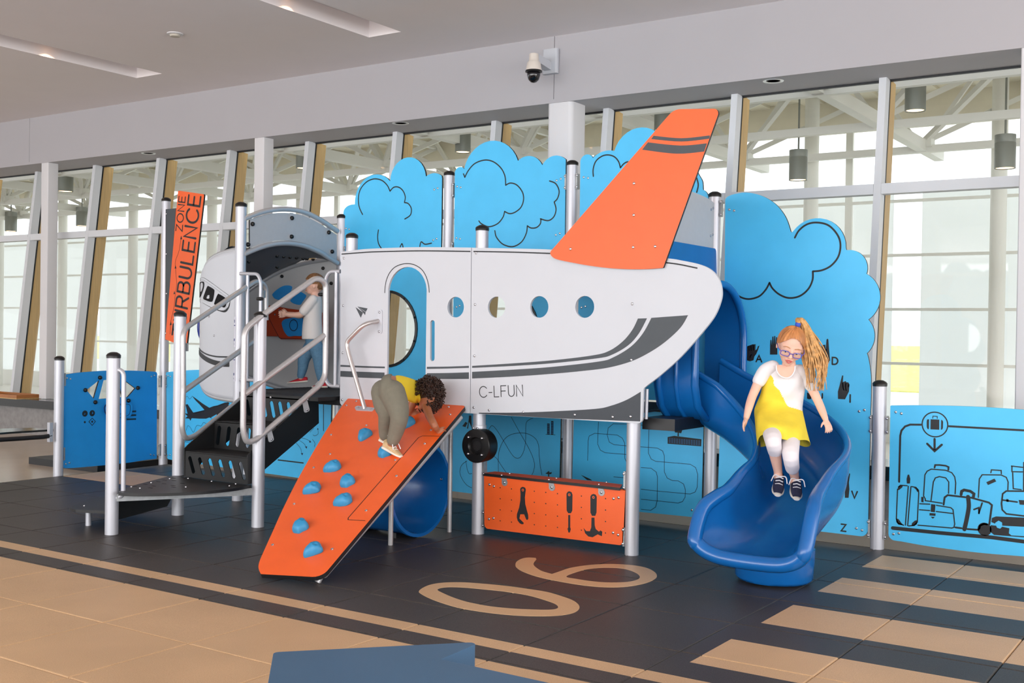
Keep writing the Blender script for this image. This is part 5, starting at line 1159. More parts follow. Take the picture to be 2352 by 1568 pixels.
# --- black seat beam on the far short post
SZ = Plane((0, 0, .425), (1, 0, 0), (0, 1, 0)); t = thing('play_seat', 'narrow black seat plank on a curved tube at the picture edge', 'seat', (-2.98, 1.2, .36))
mb = MB(); slab(mb, SZ, path(SZ, [(127, 985), (76, 981.8), (0, 984), (-130, 992), (-130, 1004), (0, 993.3), (18, 991.8)]), [], .018, 0, 0); part('seat_plank', mb, mat('seat_black', (34, 38, 38), .2), t)
b = MB(); b.tube([PX(117, 1000, -2.98), PX(100, 1003, -2.98), PX(50, 1006.5, -2.98), PX(0, 1009.5, -2.98), PX(-120, 1017, -2.98)], .021, 12); part('support_tube', b, BLACKP, t, True, 50)
q = PX(118, 992, -2.98); b = MB(); b.box((q[0]-.02, q[1]-.03, q[2]-.09), (q[0]+.02, q[1]+.005, q[2]+.09)); part('bracket', b, ALU, t)
# --- wooden tray on the window bench
t = thing('wooden_tray', 'wooden tray with white papers on the window bench', 'tray', PZ(35, 912, .42))
a = PZ(20, 913, .42); x0, y0 = a[0]-.55, a[1]-.14
mb = MB(); mb.box((x0, y0, .421), (x0+.95, y0+.36, .432)); part('tray_base', mb, WOOD, t)
for lo_, hi_ in (((x0, y0, .432), (x0+.95, y0+.02, .475)), ((x0, y0+.34, .432), (x0+.95, y0+.36, .475)), ((x0, y0+.02, .432), (x0+.02, y0+.34, .475)), ((x0+.93, y0+.02, .432), (x0+.95, y0+.34, .475))):
    mb = MB(); mb.box(lo_, hi_); part('tray_side', mb, mat('oiled_oak', (176, 112, 58), .45, var=.15, scale=8, stretch=(1, 10, 10)), t)
mb = MB(); mb.box((x0+.1, y0+.05, .433), (x0+.7, y0+.28, .445)); part('paper_stack', mb, COLPAINT, t)
# low black brochure base behind the steering panel
q = PZ(240, 1082, -.05); t = thing('floor_stand', 'low black floor stand with white sheet behind the blue steering panel', 'stand', (q[0]-.6, q[1]+.3, -.05))
mb = MB(); mb.box((q[0]-1.1, q[1]-.12, -.05), (q[0]+.05, q[1]+.9, .02)); part('base_box', mb, BLACKP, t)
mb = MB(); mb.box((q[0]-.9, q[1]+.1, .021), (q[0]-.3, q[1]+.7, .03)); part('white_sheet', mb, COLPAINT, t)
# --- arrow shaped foam bench in the foreground
BZ = .4; BP = Plane((0, 0, BZ), (1, 0, 0), (0, 1, 0))
O = path(BP, [(3.85, -2.079, .02), (4.305, -2.569, .02), (4.315, -2.335), (5.35, -2.335, .02), (5.35, -1.825, .02), (4.318, -1.825), (4.305, -1.589, .02)], px=False)
t = thing('arrow_bench', 'dark blue arrow-shaped foam bench in front', 'bench', (4.5, -2.08, 0))
FB = mat('blue_vinyl', (64, 102, 136), .5, var=.04, scale=3, bump=.1, bscale=250)
mb = MB(); slab(mb, BP, O, [], BZ, 0, 0); ob = part('bench_block', mb, FB, t)
bv = ob.modifiers.new('bevel', 'BEVEL'); bv.width = .012; bv.segments = 3; bv.limit_method = 'ANGLE'
# ================================================================== the children
RX, RU, RF = RM[0], RM[1], RM[2]
def dep(P): return float(RF@(np.asarray(P)-CP))
def pxof(P):
    d = RM@(np.asarray(P)-CP); return 1176+F_PX*d[0]/d[2], 784-F_PX*d[1]/d[2]
J = PD
def ball(mb, c, r, n=12, ax=None):
    c = np.array(c); A = ax if ax is not None else (np.array([r, 0, 0]), np.array([0, r, 0]), np.array([0, 0, r])); rows = []
    for i in range(n+1):
        f = math.pi*i/n; f = min(max(f, .02), math.pi-.02)
        rows.append([c+A[0]*math.sin(f)*math.cos(q)+A[1]*math.sin(f)*math.sin(q)+A[2]*math.cos(f) for q in [2*math.pi*j/(2*n) for j in range(2*n)]])
    mb.grid([r_[::-1] for r_ in rows], closed_v=True); k = len(mb.v); m = 2*n
    mb.f.append(tuple(range(k-(n+1)*m, k-n*m))); mb.m.append(0); mb.f.append(tuple(range(k-1, k-m-1, -1))); mb.m.append(0)
def chain(mb, pts, rad, n=14, sub=5):
    P = catmull([tuple(p)+(r,) for p, r in zip(pts, rad)], False, sub)
    mb.tube([p[:3] for p in P], [p[3] for p in P], n); ball(mb, P[0][:3], P[0][3]*.995, 8); ball(mb, P[-1][:3], P[-1][3]*.995, 8)
def loft(mb, secs, n=28, sub=4, cap=True):
    """secs: (centre, half-width vector, half-depth vector)"""
    S = catmull([tuple(c)+tuple(a)+tuple(b) for c, a, b in secs], False, sub); rows = []
    for s in S:
        c, a, b = np.array(s[:3]), np.array(s[3:6]), np.array(s[6:9])
        rows.append([c+a*math.cos(q)+b*math.sin(q) for q in [2*math.pi*j/n for j in range(n)]])
    k0 = len(mb.v); mb.grid(rows, closed_v=True)
    if cap:
        mb.f.append(tuple(range(k0+n-1, k0-1, -1))); mb.m.append(0); k1 = len(mb.v); mb.f.append(tuple(range(k1-n, k1))); mb.m.append(0)
    return rows
def blob(name, mb, M, parent, vox=.006, it=6):
    o = bpy.data.objects.new(name, mb.mesh(name, M)); COL.objects.link(o)
    r = o.modifiers.new('r', 'REMESH'); r.mode = 'VOXEL'; r.voxel_size = vox; r.use_smooth_shade = True
    s = o.modifiers.new('s', 'SMOOTH'); s.iterations = it; s.factor = .5
    me = bpy.data.meshes.new_from_object(o.evaluated_get(bpy.context.evaluated_depsgraph_get())); bpy.data.objects.remove(o)
    me.materials.clear(); me.materials.append(M); me.name = name
    return link(name, me, parent)
def hand(mb, wrist, palm_dir, side, bend, L=.045, fr=.0062, spread=.3, curl=.5, thumb=1, fl=.042):
    """palm and five fingers; palm_dir along the hand, side towards the thumb, bend the way fingers curl"""
    d = np.array(palm_dir)/np.linalg.norm(palm_dir); s = np.array(side)-d*np.dot(side, d); s /= np.linalg.norm(s); b = np.cross(d, s); b = b if b@np.array(bend) > 0 else -b
    w = np.array(wrist); loft(mb, [(w, s*.016, b*.012), (w+d*L*.35, s*.024, b*.013), (w+d*L*.8, s*.029, b*.012), (w+d*L, s*.028, b*.009)], 14)
    for k, (o, ln) in enumerate(((.0235, .92), (.008, 1.0), (-.008, .95), (-.0235, .78))):
        r0 = w+d*L*.88+s*o; dd = d+s*o*spread*16*.3; dd /= np.linalg.norm(dd); l = fl*ln; pts = [r0]; a = 0
        for seg, ff in enumerate((.45, .32, .26)):
            a += curl*(.35 if seg == 0 else .75); pts.append(pts[-1]+(dd*math.cos(a)+b*math.sin(a))*l*ff)
        chain(mb, pts, [fr, fr*.98, fr*.92, fr*.75], 8, 3)
    t0 = w+d*L*.25+s*.02; td = d*.6+s*.75+b*.25; td /= np.linalg.norm(td); t1 = t0+td*fl*.5; t2 = t1+(td*.7+d*.5+b*.3)*fl*.45
    chain(mb, [t0, t1, t2], [fr*1.2, fr*1.1, fr*.85], 8, 3)
def shoe(parent, heel, toe, upv, W, H, Mu, Ms, laces=True, name='shoe'):
    """heel and toe points on the sole, upv away from the sole"""
    h, t = np.array(heel), np.array(toe); d = t-h; Ln = np.linalg.norm(d); d /= Ln; up = np.array(upv)-d*np.dot(upv, d); up /= np.linalg.norm(up); s = np.cross(d, up)
    def ring(f, w, z0, z1): 
        c = h+d*Ln*f+up*(z0+z1)/2; return (c, s*w/2, up*(z1-z0)/2)
    mb = MB(); loft(mb, [ring(-.02, W*.45, 0, .02), ring(.05, W*.75, 0, .024), ring(.3, W*.8, 0, .022), ring(.6, W*.95, 0, .022), ring(.85, W*.85, 0, .022), ring(1., W*.45, .002, .02)], 20); so = part(name+'_sole', mb, Ms, parent, True, 60)
    mb = MB(); loft(mb, [ring(0., W*.5, .01, H*.9), ring(.08, W*.72, .012, H*1.0), ring(.3, W*.74, .012, H*1.02), ring(.5, W*.82, .012, H*.8), ring(.75, W*.82, .012, H*.55), ring(.93, W*.6, .012, H*.38)], 20); u_ = part(name+'_upper', mb, Mu, parent, True, 60)
    if laces:
        mb = MB()
        for k in range(4):
            f = .45+.09*k; hh = H*(.96-.16*k); c = h+d*Ln*f+up*hh
            mb.tube([c-s*W*.28-up*.004, c+up*.003, c+s*W*.28-up*.004], .0032, 6)
        c = h+d*Ln*.42+up*H*1.0
        for sg in (-1, 1): mb.tube(arcpts([c, c+s*sg*W*.45+up*.015+d*.01, c+s*sg*W*.6+d*.04-up*.02], .02), .0032, 6)
        lo_ = part('laces', mb, mat('lace_white', (236, 236, 240), .8), u_)
    return u_
SKIN = mat('fair_skin', (238, 190, 168), .5, var=.03, scale=20, sss=.12)
SKIN2 = mat('brown_skin', (168, 104, 72), .5, var=.04, scale=20, sss=.08)
LIP = mat('lip', (204, 96, 92), .4)
EYEW = mat('eye_white', (240, 238, 236), .3); EYED = mat('eye_dark', (50, 60, 80), .2)
COT = mat('white_cotton', (236, 232, 234), .85, bump=.15, bscale=160)
YEL = mat('yellow_cotton', (240, 214, 60), .85, var=.05, scale=14, bump=.15, bscale=160)
# ------------------------------------------------------------------ girl on the slide
gd = 6.86
girl = thing('person', 'child in white and yellow dress sliding down the blue slide', 'person', J(1812, 1140, 6.74))
B = MB()
hc = J(1816, 794, gd-.02)
rl_ = math.radians(11); hR = RX*math.cos(rl_)-RU*math.sin(rl_); hUp0 = RU*math.cos(rl_)+RX*math.sin(rl_)
pt = math.radians(24); hF = -RF*math.cos(pt)-hUp0*math.sin(pt); hU = hUp0*math.cos(pt)-RF*math.sin(pt)
hF = hF-hR*.08; hF /= np.linalg.norm(hF); hU = hU-hF*np.dot(hU, hF); hU /= np.linalg.norm(hU); hR = np.cross(hF, hU)*(1 if np.dot(np.cross(hF, hU), hR) > 0 else -1)
def hp(x, y, z): return hc+hR*x+hU*y+hF*z       # head space in metres
ball(B, hp(0, .018, -.012), 1, 16, (hR*.076, hF*.094, hU*.092))
loft(B, [(hp(0, .02, .02), hR*.068, hF*.072), (hp(0, -.03, .026), hR*.063, hF*.066), (hp(0, -.07, .034), hR*.047, hF*.052), (hp(0, -.098, .045), hR*.026, hF*.032)], 20)
chain(B, [hp(0, .002, .088), hp(0, -.018, .1), hp(0, -.032, .106)], [.009, .0105, .0125], 10, 3)
ball(B, hp(-.011, -.034, .096), .008, 6); ball(B, hp(.011, -.034, .096), .008, 6)
for s in (-1, 1):
    ball(B, hp(s*.036, -.03, .058), .03, 8); ball(B, hp(s*.077, -.012, -.005), 1, 8, (hR*.008, hF*.016, hU*.026))
chain(B, [hp(-.018, -.062, .089), hp(0, -.060, .094), hp(.018, -.062, .089)], [.006, .0075, .006], 8, 3)
chain(B, [hp(0, -.075, .087), hp(0, -.09, .078)], [.012, .015], 8, 3)
# neck, torso, limbs
chain(B, [J(1812, 835, gd+.02), J(1810, 852, gd+.04), J(1806, 866, gd+.065)], [.042, .04, .042])
loft(B, [(J(1806, 852, gd+.06), RX*.072, RF*.042), (J(1803, 880, gd+.065), RX*.095, RF*.05), (J(1798, 920, gd+.09), RX*.092, RF*.062), (J(1795, 960, gd+.13), RX*.105, RF*.075)], 24)
chain(B, [J(1764, 846, gd+.06), J(1750, 862, gd+.05), J(1730, 905, gd+.02), J(1721, 932, gd-.02), J(1714.5, 958, gd-.05)], [.037, .033, .027, .025, .018])
chain(B, [J(1846, 860, gd+.06), J(1858, 878, gd+.06), J(1876, 915, gd+.05), J(1887, 940, gd+.02), J(1896, 962, gd-.02)], [.037, .033, .027, .025, .018])
hand(B, J(1714.5, 960, gd-.05), J(1703, 992, gd-.08)-J(1714.5, 960, gd-.05), -RX*.4-RF*.9, RX, curl=.35, L=.05)
hand(B, J(1896.5, 964, gd-.02), J(1908, 992, gd-.06)-J(1896.5, 964, gd-.02), -RX*.8-RF*.5, RF, curl=.55, L=.05)
kR, kL = J(1776, 1014, 6.60), J(1816, 1046, 6.58)
aR_, aL_ = J(1787, 1082, 6.72), J(1825, 1094, 6.70)
chain(B, [J(1774, 965, gd+.12), J(1774, 992, 6.74), kR, J(1781, 1045, 6.66), aR_, aR_+RU*-.03], [.06, .052, .041, .036, .026, .028])
chain(B, [J(1814, 968, gd+.12), J(1815, 1005, 6.76), kL, J(1820, 1070, 6.63), aL_, aL_+RU*-.03], [.06, .052, .041, .036, .026, .028])
blob('body', B, SKIN, girl, .0042, 4)
# eyes looking down, lips, glasses
for s in (-1, 1):
    mb = MB(); ball(mb, hp(s*.034, -.008, .083), 1, 8, (hR*.013, hF*.006, hU*.006)); e_ = part('eye', mb, EYEW, girl, True)
    mb = MB(); ball(mb, hp(s*.034-.001, -.011, .0885), 1, 8, (hR*.005, hF*.0022, hU*.004)); part('iris', mb, EYED, e_, True)
    mb = MB(); chain(mb, [hp(s*.018, .002, .089), hp(s*.034, .006, .089), hp(s*.05, .001, .08)], [.003, .0035, .0025], 8, 3); part('eyelid', mb, SKIN, girl, True)
    mb = MB(); chain(mb, [hp(s*.014, .018, .092), hp(s*.034, .024, .09), hp(s*.054, .017, .078)], [.002, .0028, .0018], 8, 3); part('eyebrow', mb, mat('ginger_brow', (196, 140, 96), .8), girl, True)
mb = MB(); chain(mb, [hp(-.02, -.061, .0915), hp(0, -.058, .099), hp(.02, -.061, .0915)], [.0025, .0048, .0025], 8, 4); part('upper_lip', mb, LIP, girl, True)
mb = MB(); chain(mb, [hp(-.018, -.0635, .091), hp(0, -.072, .0965), hp(.018, -.0635, .091)], [.0025, .0055, .0025], 8, 4); part('lower_lip', mb, LIP, girl, True)
mb = MB(); ball(mb, hp(0, -.065, .0945), 1, 8, (hR*.014, hF*.004, hU*.0045)); part('mouth', mb, mat('mouth_dark', (110, 40, 40), .5), girl, True)
gl_ = thing('eyeglasses', 'purple framed glasses worn by the sliding child', 'glasses', hp(0, -.02, .1))
PUR = mat('purple_acetate', (92, 84, 186), .3)
for s in (-1, 1):
    O = [(s*.037+.0255*math.copysign(abs(math.cos(q))**.55, math.cos(q)), -.014+.0155*math.copysign(abs(math.sin(q))**.6, math.sin(q))) for q in [2*math.pi*k/28 for k in range(28)]]
    mb = MB(); mb.tube([hp(x, y, .108-2.2*x*x) for x, y in O], .0024, 8, closed=True); part('rim', mb, PUR, gl_, True)
    mb = MB(); mb.add([hp(x, y, .1078-2.2*x*x) for x, y in O], [tuple(range(28))]); part('lens', mb, GLASS, gl_)
    mb = MB(); mb.tube([hp(s*.062, -.008, .0995), hp(s*.078, -.004, .07), hp(s*.083, -.002, .0)], .0026, 8); part('temple', mb, PUR, gl_, True)
mb = MB(); mb.tube([hp(-.0115, -.01, .1085), hp(0, -.006, .111), hp(.0115, -.01, .1085)], .0026, 8); part('bridge', mb, PUR, gl_, True)
# hair
HAIR = mat('strawberry_blond_hair', (200, 132, 78), .45, var=.3, scale=30, stretch=(1, 1, .15))
HAIR2 = mat('blond_hair', (206, 156, 96), .45, var=.4, scale=40)
from math import sin, cos, pi
def inpoly(p, P):
    c = False
    for i in range(len(P)):
        a, b = P[i-1], P[i]
        if (a[1] > p[1]) != (b[1] > p[1]) and p[0] < (b[0]-a[0])*(p[1]-a[1])/(b[1]-a[1])+a[0]: c = not c
    return c
mb = MB(); n = 40; rows = []
for i in range(n+1):
    f = max(.02, pi*.78*i/n); rows.append([hp(0, .02, -.016)+(hR*.085*sin(f)*cos(q)+hF*.103*sin(f)*sin(q)+hU*.100*cos(f))*(1+.012*sin(q*22)) for q in [2*pi*j/80 for j in range(80)]])
keep = MB(); idx = {}
for i in range(n):
    for j in range(80):
        quad = [rows[i][j], rows[i][(j+1) % 80], rows[i+1][(j+1) % 80], rows[i+1][j]]; c = np.mean(quad, axis=0)-hp(0, .02, -.016)
        x, y, z = c@hR, c@hU, c@hF
        if z > .015 and y < .058-.9*x*x/.08-.0*z: continue
        if y < -.055 and z > -.05: continue
        keep.add(quad, [(0, 3, 2, 1)])
hs = part('hair_cap', keep, HAIR, girl, True)
sp = hp(.012, .128, -.045)
mb = MB(); mb.lathe([(.012, -.012), (.017, -.006), (.017, .006), (.012, .012)], sp, 14, axis=hU); part('hair_band', mb, mat('blue_elastic', (60, 90, 200), .7), girl, True)
rg = random.Random(3); mb = MB()
base = [sp, J(1836, 733, gd+.0), J(1850, 753, gd+.0), J(1860, 785, gd-.02), J(1872, 826, gd-.02), J(1876, 858, gd-.03), J(1875, 896, gd-.03)]
for k in range(120):
    a, r = rg.uniform(0, 2*pi), math.sqrt(rg.random()); ln = rg.uniform(.72, 1.04); P = []
    for i, p in enumerate(base):
        f = i/6; wd = (.006, .018, .026, .052, .072, .072, .056)[i]; dp = (.006, .016, .02, .028, .03, .03, .026)[i]
        P.append(p+RX*wd*r*cos(a)+RF*dp*r*sin(a)+RU*rg.uniform(-.006, .006)+RX*rg.uniform(-.014, .014)*(f > .4))
    Q = catmull([tuple(p) for p in P], False, 4); Q = Q[:max(8, int(len(Q)*ln))]
    m_ = len(Q); mb.tube(Q, [.0062*(1-.75*(i/m_)**2) for i in range(m_)], 6)
part('ponytail', mb, HAIR2, girl, True)
# dress
n = 128
hem = [(838, 1768, 1838, .058, .05), (846, 1762, 1846, .066, .055), (862, 1757, 1850, .082, .06), (885, 1752, 1849, .088, .06), (905, 1748, 1846, .088, .07), (925, 1740, 1843, .09, .085), (942, 1734, 1842, .112, .07), (962, 1735, 1846, .145, .02), (985, 1737, 1851, .178, -.035), (1005, 1739, 1856, .19, -.05), (1020, 1741, 1860, .19, -.05)]
S = catmull([(float(y), float(a), float(b), h, d) for y, a, b, h, d in hem], False, 11); rows = []
for k, (y, a, b, h, dd) in enumerate(S):
    r = []; f = max(0, (y-940)/80)
    for j in range(n):
        q = 2*pi*j/n; x = (a+b)/2+(b-a)/2*cos(q); front = max(0, -sin(q))
        lift = front*f*(17-13*cos(q)); wob = .007*sin(q*9+y*.04)*f+.004*sin(q*5+y*.1)+.003*sin(q*3-y*.14)
        r.append(J(x, y-lift+6*f*sin(q*3), gd+dd+.02+(h+wob)*sin(q)))
    rows.append(r)
D = MB()
yl = [(1761, 848), (1776, 868), (1778, 884), (1790, 896), (1809, 934), (1822, 938), (1842.5, 944), (1900, 960), (1900, 1100), (1690, 1100), (1690, 930), (1745, 910), (1752, 880)]
for k in range(len(rows)-1):
    for j in range(n):
        quad = [rows[k][j], rows[k][(j+1) % n], rows[k+1][(j+1) % n], rows[k+1][j]]
        D.add(quad, [(0, 3, 2, 1)], 1 if inpoly(pxof(np.mean(quad, axis=0)), yl) else 0)
me = D.mesh('dress', [COT, YEL], True); bm = bmesh.new(); bm.from_mesh(me); bmesh.ops.remove_doubles(bm, verts=bm.verts, dist=1e-5); bm.to_mesh(me); bm.free()
dr = link('dress', me, girl); so = dr.modifiers.new('thick', 'SOLIDIFY'); so.thickness = .004; so.offset = 1
# sleeves and neckline
mb = MB(); chain(mb, [J(1775, 843, gd+.05), J(1758, 852, gd+.05), J(1744, 874, gd+.04)], [.044, .045, .042], 18); blob('sleeve', mb, COT, girl, .006, 4)
mb = MB(); chain(mb, [J(1838, 852, gd+.05), J(1852, 864, gd+.06), J(1862, 884, gd+.05)], [.043, .043, .04], 18); blob('sleeve', mb, COT, girl, .006, 4)
mb = MB(); loft(mb, [(J(1805, 843, gd+.055), RX*.085, RF*.045), (J(1804, 858, gd+.055), RX*.108, RF*.054), (J(1803, 872, gd+.06), RX*.112, RF*.066)], 30); blob('yoke', mb, COT, girl, .006, 5)
NR = [(1783, 838, .0), (1784, 851, -.012), (1792, 863, -.026), (1806, 868, -.032), (1818, 863, -.026), (1825, 851, -.012), (1826, 840, .0)]
mb = MB(); mb.tube(catmull([tuple(J(x, y, gd-.016+d_)) for x, y, d_ in NR], False, 5), .0045, 8); part('neckband', mb, COT, girl, True)
mb = MB(); P = catmull([tuple(J(x, y, gd-.014+d_)) for x, y, d_ in NR], False, 5); mb.add(P, [tuple(range(len(P)))[::-1]]); part('neck_skin', mb, SKIN, girl, True)
# leggings and shoes
LEG = mat('white_leggings', (232, 224, 226), .8, bump=.1, bscale=200)
mb = MB(); chain(mb, [J(1774, 962, gd+.12), J(1774, 992, 6.74), kR, J(1780, 1036, 6.645)], [.068, .059, .048, .042], 18); blob('legging', mb, LEG, girl, .006, 4)
mb = MB(); chain(mb, [J(1814, 966, gd+.12), J(1815, 1005, 6.76), kL, J(1820, 1074, 6.635)], [.068, .059, .048, .042], 18); blob('legging', mb, LEG, girl, .006, 4)
NAVYC = mat('navy_canvas', (34, 38, 66), .8, var=.25, scale=90); SOLE = mat('white_rubber', (228, 222, 210), .6)
shoe(girl, J(1788, 1106, 6.80), J(1785, 1141, 6.60), RU*.75-RF*.55, .078, .075, NAVYC, SOLE)
shoe(girl, J(1825, 1112, 6.78), J(1829, 1150, 6.58), RU*.75-RF*.55, .078, .075, NAVYC, SOLE)
# ------------------------------------------------------------------ boy on the deck
f0 = PZ(738, 890, DZ); bd = dep(f0); sc = bd/F_PX
boy = thing('person', 'small child in white shirt and jeans walking across the black deck', 'person', f0)
B = MB(); bc = J(721, 652, bd)
ball(B, bc+RX*.008, 1, 14, (RX*.078, RF*.066, RU*.082))
loft(B, [(bc+RX*-.012+RU*-.02, RX*.055, RF*.052), (bc+RX*-.022+RU*-.06, RX*.043, RF*.045), (bc+RX*-.026+RU*-.085, RX*.028, RF*.03)], 16)
ball(B, bc-RX*.078-RU*.028, .011, 6); ball(B, bc+RX*.012-RU*.022-RF*.062, 1, 8, (RX*.014, RF*.008, RU*.02)); ball(B, bc-RX*.066-RU*.06, .012, 6)
chain(B, [bc+RX*.006-RU*.06, bc+RX*.014-RU*.1], [.036, .04])
loft(B, [(J(724, 684, bd), RX*.05, RF*.085), (J(720, 720, bd), RX*.06, RF*.08), (J(719, 770, bd), RX*.065, RF*.08), (J(721, 800, bd), RX*.06, RF*.075)], 20)
chain(B, [J(716, 692, bd-.08), J(704, 706, bd-.095), J(692, 721, bd-.09), J(672, 723, bd-.08), J(657, 722, bd-.075)], [.034, .031, .027, .023, .018])
chain(B, [J(718, 692, bd+.08), J(706, 712, bd+.1), J(690, 724, bd+.09), J(672, 722, bd+.08), J(660, 720, bd+.07)], [.034, .031, .027, .023, .018])
hand(B, J(657, 722, bd-.075), -RX, RU, -RU*1., L=.036, fr=.0056, fl=.034, curl=.2)
hand(B, J(660, 720, bd+.07), -RX, RU, -RU*1., L=.036, fr=.0056, fl=.034, curl=.2)
chain(B, [J(724, 795, bd-.03), J(731, 822, bd-.035), J(734, 850, bd-.03), J(738, 874, bd-.02)], [.055, .045, .036, .025])
chain(B, [J(716, 795, bd+.035), J(700, 822, bd+.04), J(695, 846, bd+.04), J(691, 866, bd+.04)], [.055, .045, .036, .025])
blob('body', B, SKIN, boy, .0042, 4)
mb = MB(); ball(mb, bc-RX*.066-RU*.005-RF*.03, 1, 8, (RX*.007, RF*.01, RU*.007)); part('eye', mb, EYED, boy, True)
mb = MB(); chain(mb, [bc-RX*.066-RU*.056-RF*.018, bc-RX*.071-RU*.056, bc-RX*.066-RU*.056+RF*.018], [.003, .0045, .003], 8, 3); part('lips', mb, LIP, boy, True)
BH = mat('brown_hair', (138, 96, 58), .5, var=.35, scale=40)
keep = MB(); n = 30; C0 = bc+RX*.010+RU*.006
rows = [[C0+(RX*.088*sin(f)*cos(q)+RF*.076*sin(f)*sin(q)+RU*.088*cos(f))*(1+.02*sin(q*14+f*9)) for q in [2*pi*j/60 for j in range(60)]] for f in [max(.02, pi*.8*i/n) for i in range(n+1)]]
for i in range(n):
    for j in range(60):
        quad = [rows[i][j], rows[i][(j+1) % 60], rows[i+1][(j+1) % 60], rows[i+1][j]]; c = np.mean(quad, axis=0)-C0; x, y = c@RX, c@RU
        if x < -.02 and y < .03-.1*x: continue
        if x < .035 and y < -.012: continue
        if y < -.055: continue
        keep.add(quad, [(0, 3, 2, 1)])
hr = part('hair', keep, BH, boy, True); so = hr.modifiers.new('thick', 'SOLIDIFY'); so.thickness = .008; so.offset = -1
SH_ = mat('pale_linen', (236, 230, 226), .85, bump=.25, bscale=60)
mb = MB(); loft(mb, [(J(724, 681, bd), RX*.052, RF*.075), (J(722, 700, bd), RX*.066, RF*.1), (J(718, 730, bd), RX*.078, RF*.098), (J(717, 760, bd), RX*.086, RF*.1), (J(717, 779, bd), RX*.088, RF*.102)], 26)
chain(mb, [J(719, 688, bd-.075), J(708, 702, bd-.095), J(698, 714, bd-.095)], [.042, .044, .042], 16); chain(mb, [J(720, 688, bd+.075), J(710, 702, bd+.1), J(700, 716, bd+.1)], [.042, .044, .042], 16)
blob('shirt', mb, SH_, boy, .006, 4)
JN = mat('blue_denim', (96, 138, 168), .85, var=.12, scale=50, bump=.2, bscale=120)
mb = MB(); loft(mb, [(J(719, 768, bd), RX*.066, RF*.085), (J(720, 785, bd), RX*.07, RF*.088), (J(722, 802, bd), RX*.064, RF*.085)], 22)
chain(mb, [J(725, 795, bd-.03), J(732, 822, bd-.035), J(734, 848, bd-.03), J(738, 870, bd-.02)], [.064, .054, .043, .034], 16); chain(mb, [J(715, 795, bd+.035), J(699, 822, bd+.04), J(695, 846, bd+.04), J(691, 862, bd+.04)], [.064, .054, .043, .034], 16)
blob('jeans', mb, JN, boy, .006, 4)
RED = mat('red_canvas', (196, 28, 44), .75)
shoe(boy, J(752, 891, bd-.02), J(716, 891.5, bd-.02), RU, .06, .052, RED, SOLE)
shoe(boy, J(707, 878, bd+.05), J(660, 882, bd+.05), RU, .06, .05, RED, SOLE, False)
# ------------------------------------------------------------------ climber on the ramp
fp = RP.w(RP.px((905, 1050)), 0.); cd = dep(fp)
cl_ = thing('person', 'curly haired child in yellow top climbing the orange ramp', 'person', fp)
hx = np.array([1., 0, 0]); up3 = np.array([0, 0, 1.])
rh = RP.w(RP.px((1008, 991)), .02); lh = RP.w(RP.px((946, 950)), .03)
dh, dl = dep(rh), dep(lh)
B = MB(); hd = cd+.14
hip = J(897, 893, cd+.10); shd = J(962, 900, dl-.10); head = J(985, 915, dl-.16)
TCL = [(872, 899, cd+.10), (882, 893, cd+.10), (900, 889, cd+.11), (920, 890, cd*.66+dl*.34+.06), (942, 895, cd*.4+dl*.6+.0), (960, 901, dl-.09), (972, 905, dl-.11)]
TRA = [(.045, .055), (.078, .095), (.078, .095), (.07, .086), (.068, .084), (.066, .085), (.045, .055)]
def torso(mb, i0, i1, g): loft(mb, [(J(*TCL[i]), RU*(TRA[i][0]+g), RF*(TRA[i][1]+g)) for i in range(i0, i1)], 24)
torso(B, 0, 7, 0)
chain(B, [J(965, 903, dl-.1), J(980, 912, dl-.14)], [.04, .04])
ball(B, head, 1, 12, (RX*.075, RF*.075, RU*.085)); ball(B, J(966, 935, dl-.18), .02, 8); ball(B, J(975, 942, dl-.17), .022, 8)
chain(B, [J(966, 905, dl-.17), J(976, 924, dl-.17), J(986, 954, (dl+dh)/2-.12), J(997, 975, dh-.05), J(1005, 988, dh-.01)], [.038, .033, .028, .025, .018])
chain(B, [J(960, 902, dl-.02), J(950, 922, dl-.02), J(940, 944, dl-.02), J(945, 949, dl-.01)], [.036, .032, .026, .019])
hand(B, J(1005, 988, dh-.012), J(1019, 996, dh+.0)-J(1005, 988, dh-.01), RU, -RU-RF*-.3, L=.036, fr=.0056, fl=.036, curl=.7)
hand(B, J(945, 950, dl-.015), J(962, 953, dl+.0)-J(945, 950, dl-.01), RU, -RU, L=.036, fr=.0056, fl=.036, curl=.15)
kN, kO = J(917, 958, cd-.02), J(888, 952, cd+.08)
aN, aO = J(900, 1018, cd+.02), J(884, 1004, cd+.14)
chain(B, [J(905, 905, cd+.07), J(914, 932, cd+.02), kN, J(910, 990, cd), aN], [.075, .066, .05, .043, .03]); chain(B, [J(880, 905, cd+.14), J(884, 930, cd+.1), kO, J(886, 980, cd+.12), aO], [.07, .062, .05, .043, .03])
blob('body', B, SKIN2, cl_, .0042, 4)
PN = mat('olive_grey_knit', (118, 114, 100), .9, var=.05, scale=40, bump=.15, bscale=200)
mb = MB(); torso(mb, 0, 3, .012)
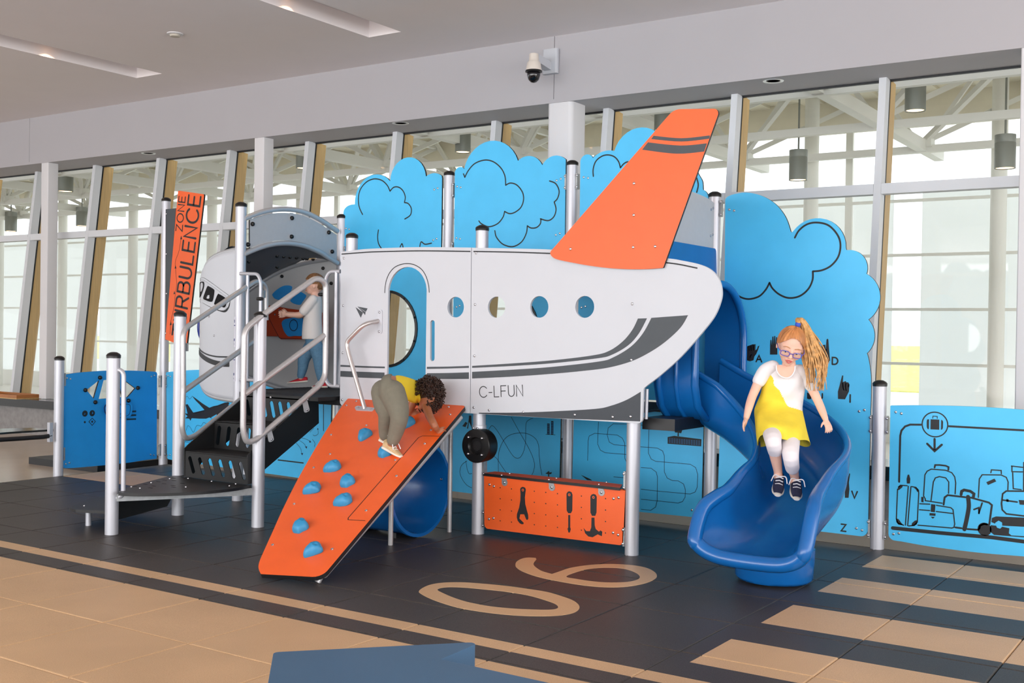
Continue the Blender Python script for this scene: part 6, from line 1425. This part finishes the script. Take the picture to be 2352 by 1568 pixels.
chain(mb, [J(901, 902, cd+.06), J(912, 930, cd+.02), kN, J(910, 990, cd), J(903, 1010, cd+.01)], [.088, .077, .061, .051, .043], 18); chain(mb, [J(881, 900, cd+.14), J(884, 930, cd+.1), kO, J(886, 980, cd+.12), J(885, 998, cd+.135)], [.085, .075, .058, .05, .043], 18)
blob('trousers', mb, PN, cl_, .006, 4)
YT = mat('yellow_jersey', (226, 196, 40), .85, bump=.25, bscale=50)
mb = MB(); loft(mb, [(J(908, 890, cd*.84+dl*.16+.085), RU*.083, RF*.097)]+[(J(*TCL[i]), RU*(TRA[i][0]+.013), RF*(TRA[i][1]+.014)) for i in range(3, 7)], 24)
chain(mb, [J(962, 902, dl-.16), J(971, 912, dl-.17), J(977, 922, dl-.17)], [.044, .045, .042], 14); chain(mb, [J(956, 902, dl-.02), J(951, 916, dl-.02)], [.045, .042], 14)
blob('top', mb, YT, cl_, .006, 4)
CH = mat('dark_curly_hair', (52, 30, 20), .6, var=.5, scale=60)
mb = MB(); hcen = J(985, 906, dl-.15); ball(mb, hcen, 1, 14, (RX*.082, RF*.085, RU*.1))
rg = random.Random(5)
for k in range(520):
    v = np.array([rg.gauss(0, 1) for _ in range(3)]); v /= np.linalg.norm(v)
    if v@RX < -.55 and v@RU < .0: continue
    p = hcen+RX*v[0]*.088+RF*v[1]*.09+RU*v[2]*.108; r = rg.uniform(.006, .011); ax = np.array([rg.gauss(0, 1) for _ in range(3)]); ax /= np.linalg.norm(ax); b1 = np.cross(ax, v); b1 /= np.linalg.norm(b1)+1e-9
    vw = RX*v[0]+RF*v[1]+RU*v[2]; P = [p+(ax*cos(q)+b1*sin(q))*r+vw*.0035*q for q in [j*.9 for j in range(9)]]
    mb.tube(P, .0038, 5)
part('curly_hair', mb, CH, cl_, True)
BE = mat('beige_suede', (200, 172, 130), .85, var=.15, scale=40); 
shoe(cl_, J(879, 1030, cd+.06), J(922, 1053, cd-.02), RX*.35+RU*.85-RF*.2, .066, .062, BE, SOLE)
shoe(cl_, J(872, 1013, cd+.16), J(906, 1030, cd+.10), RX*.35+RU*.85-RF*.2, .064, .06, BE, SOLE)
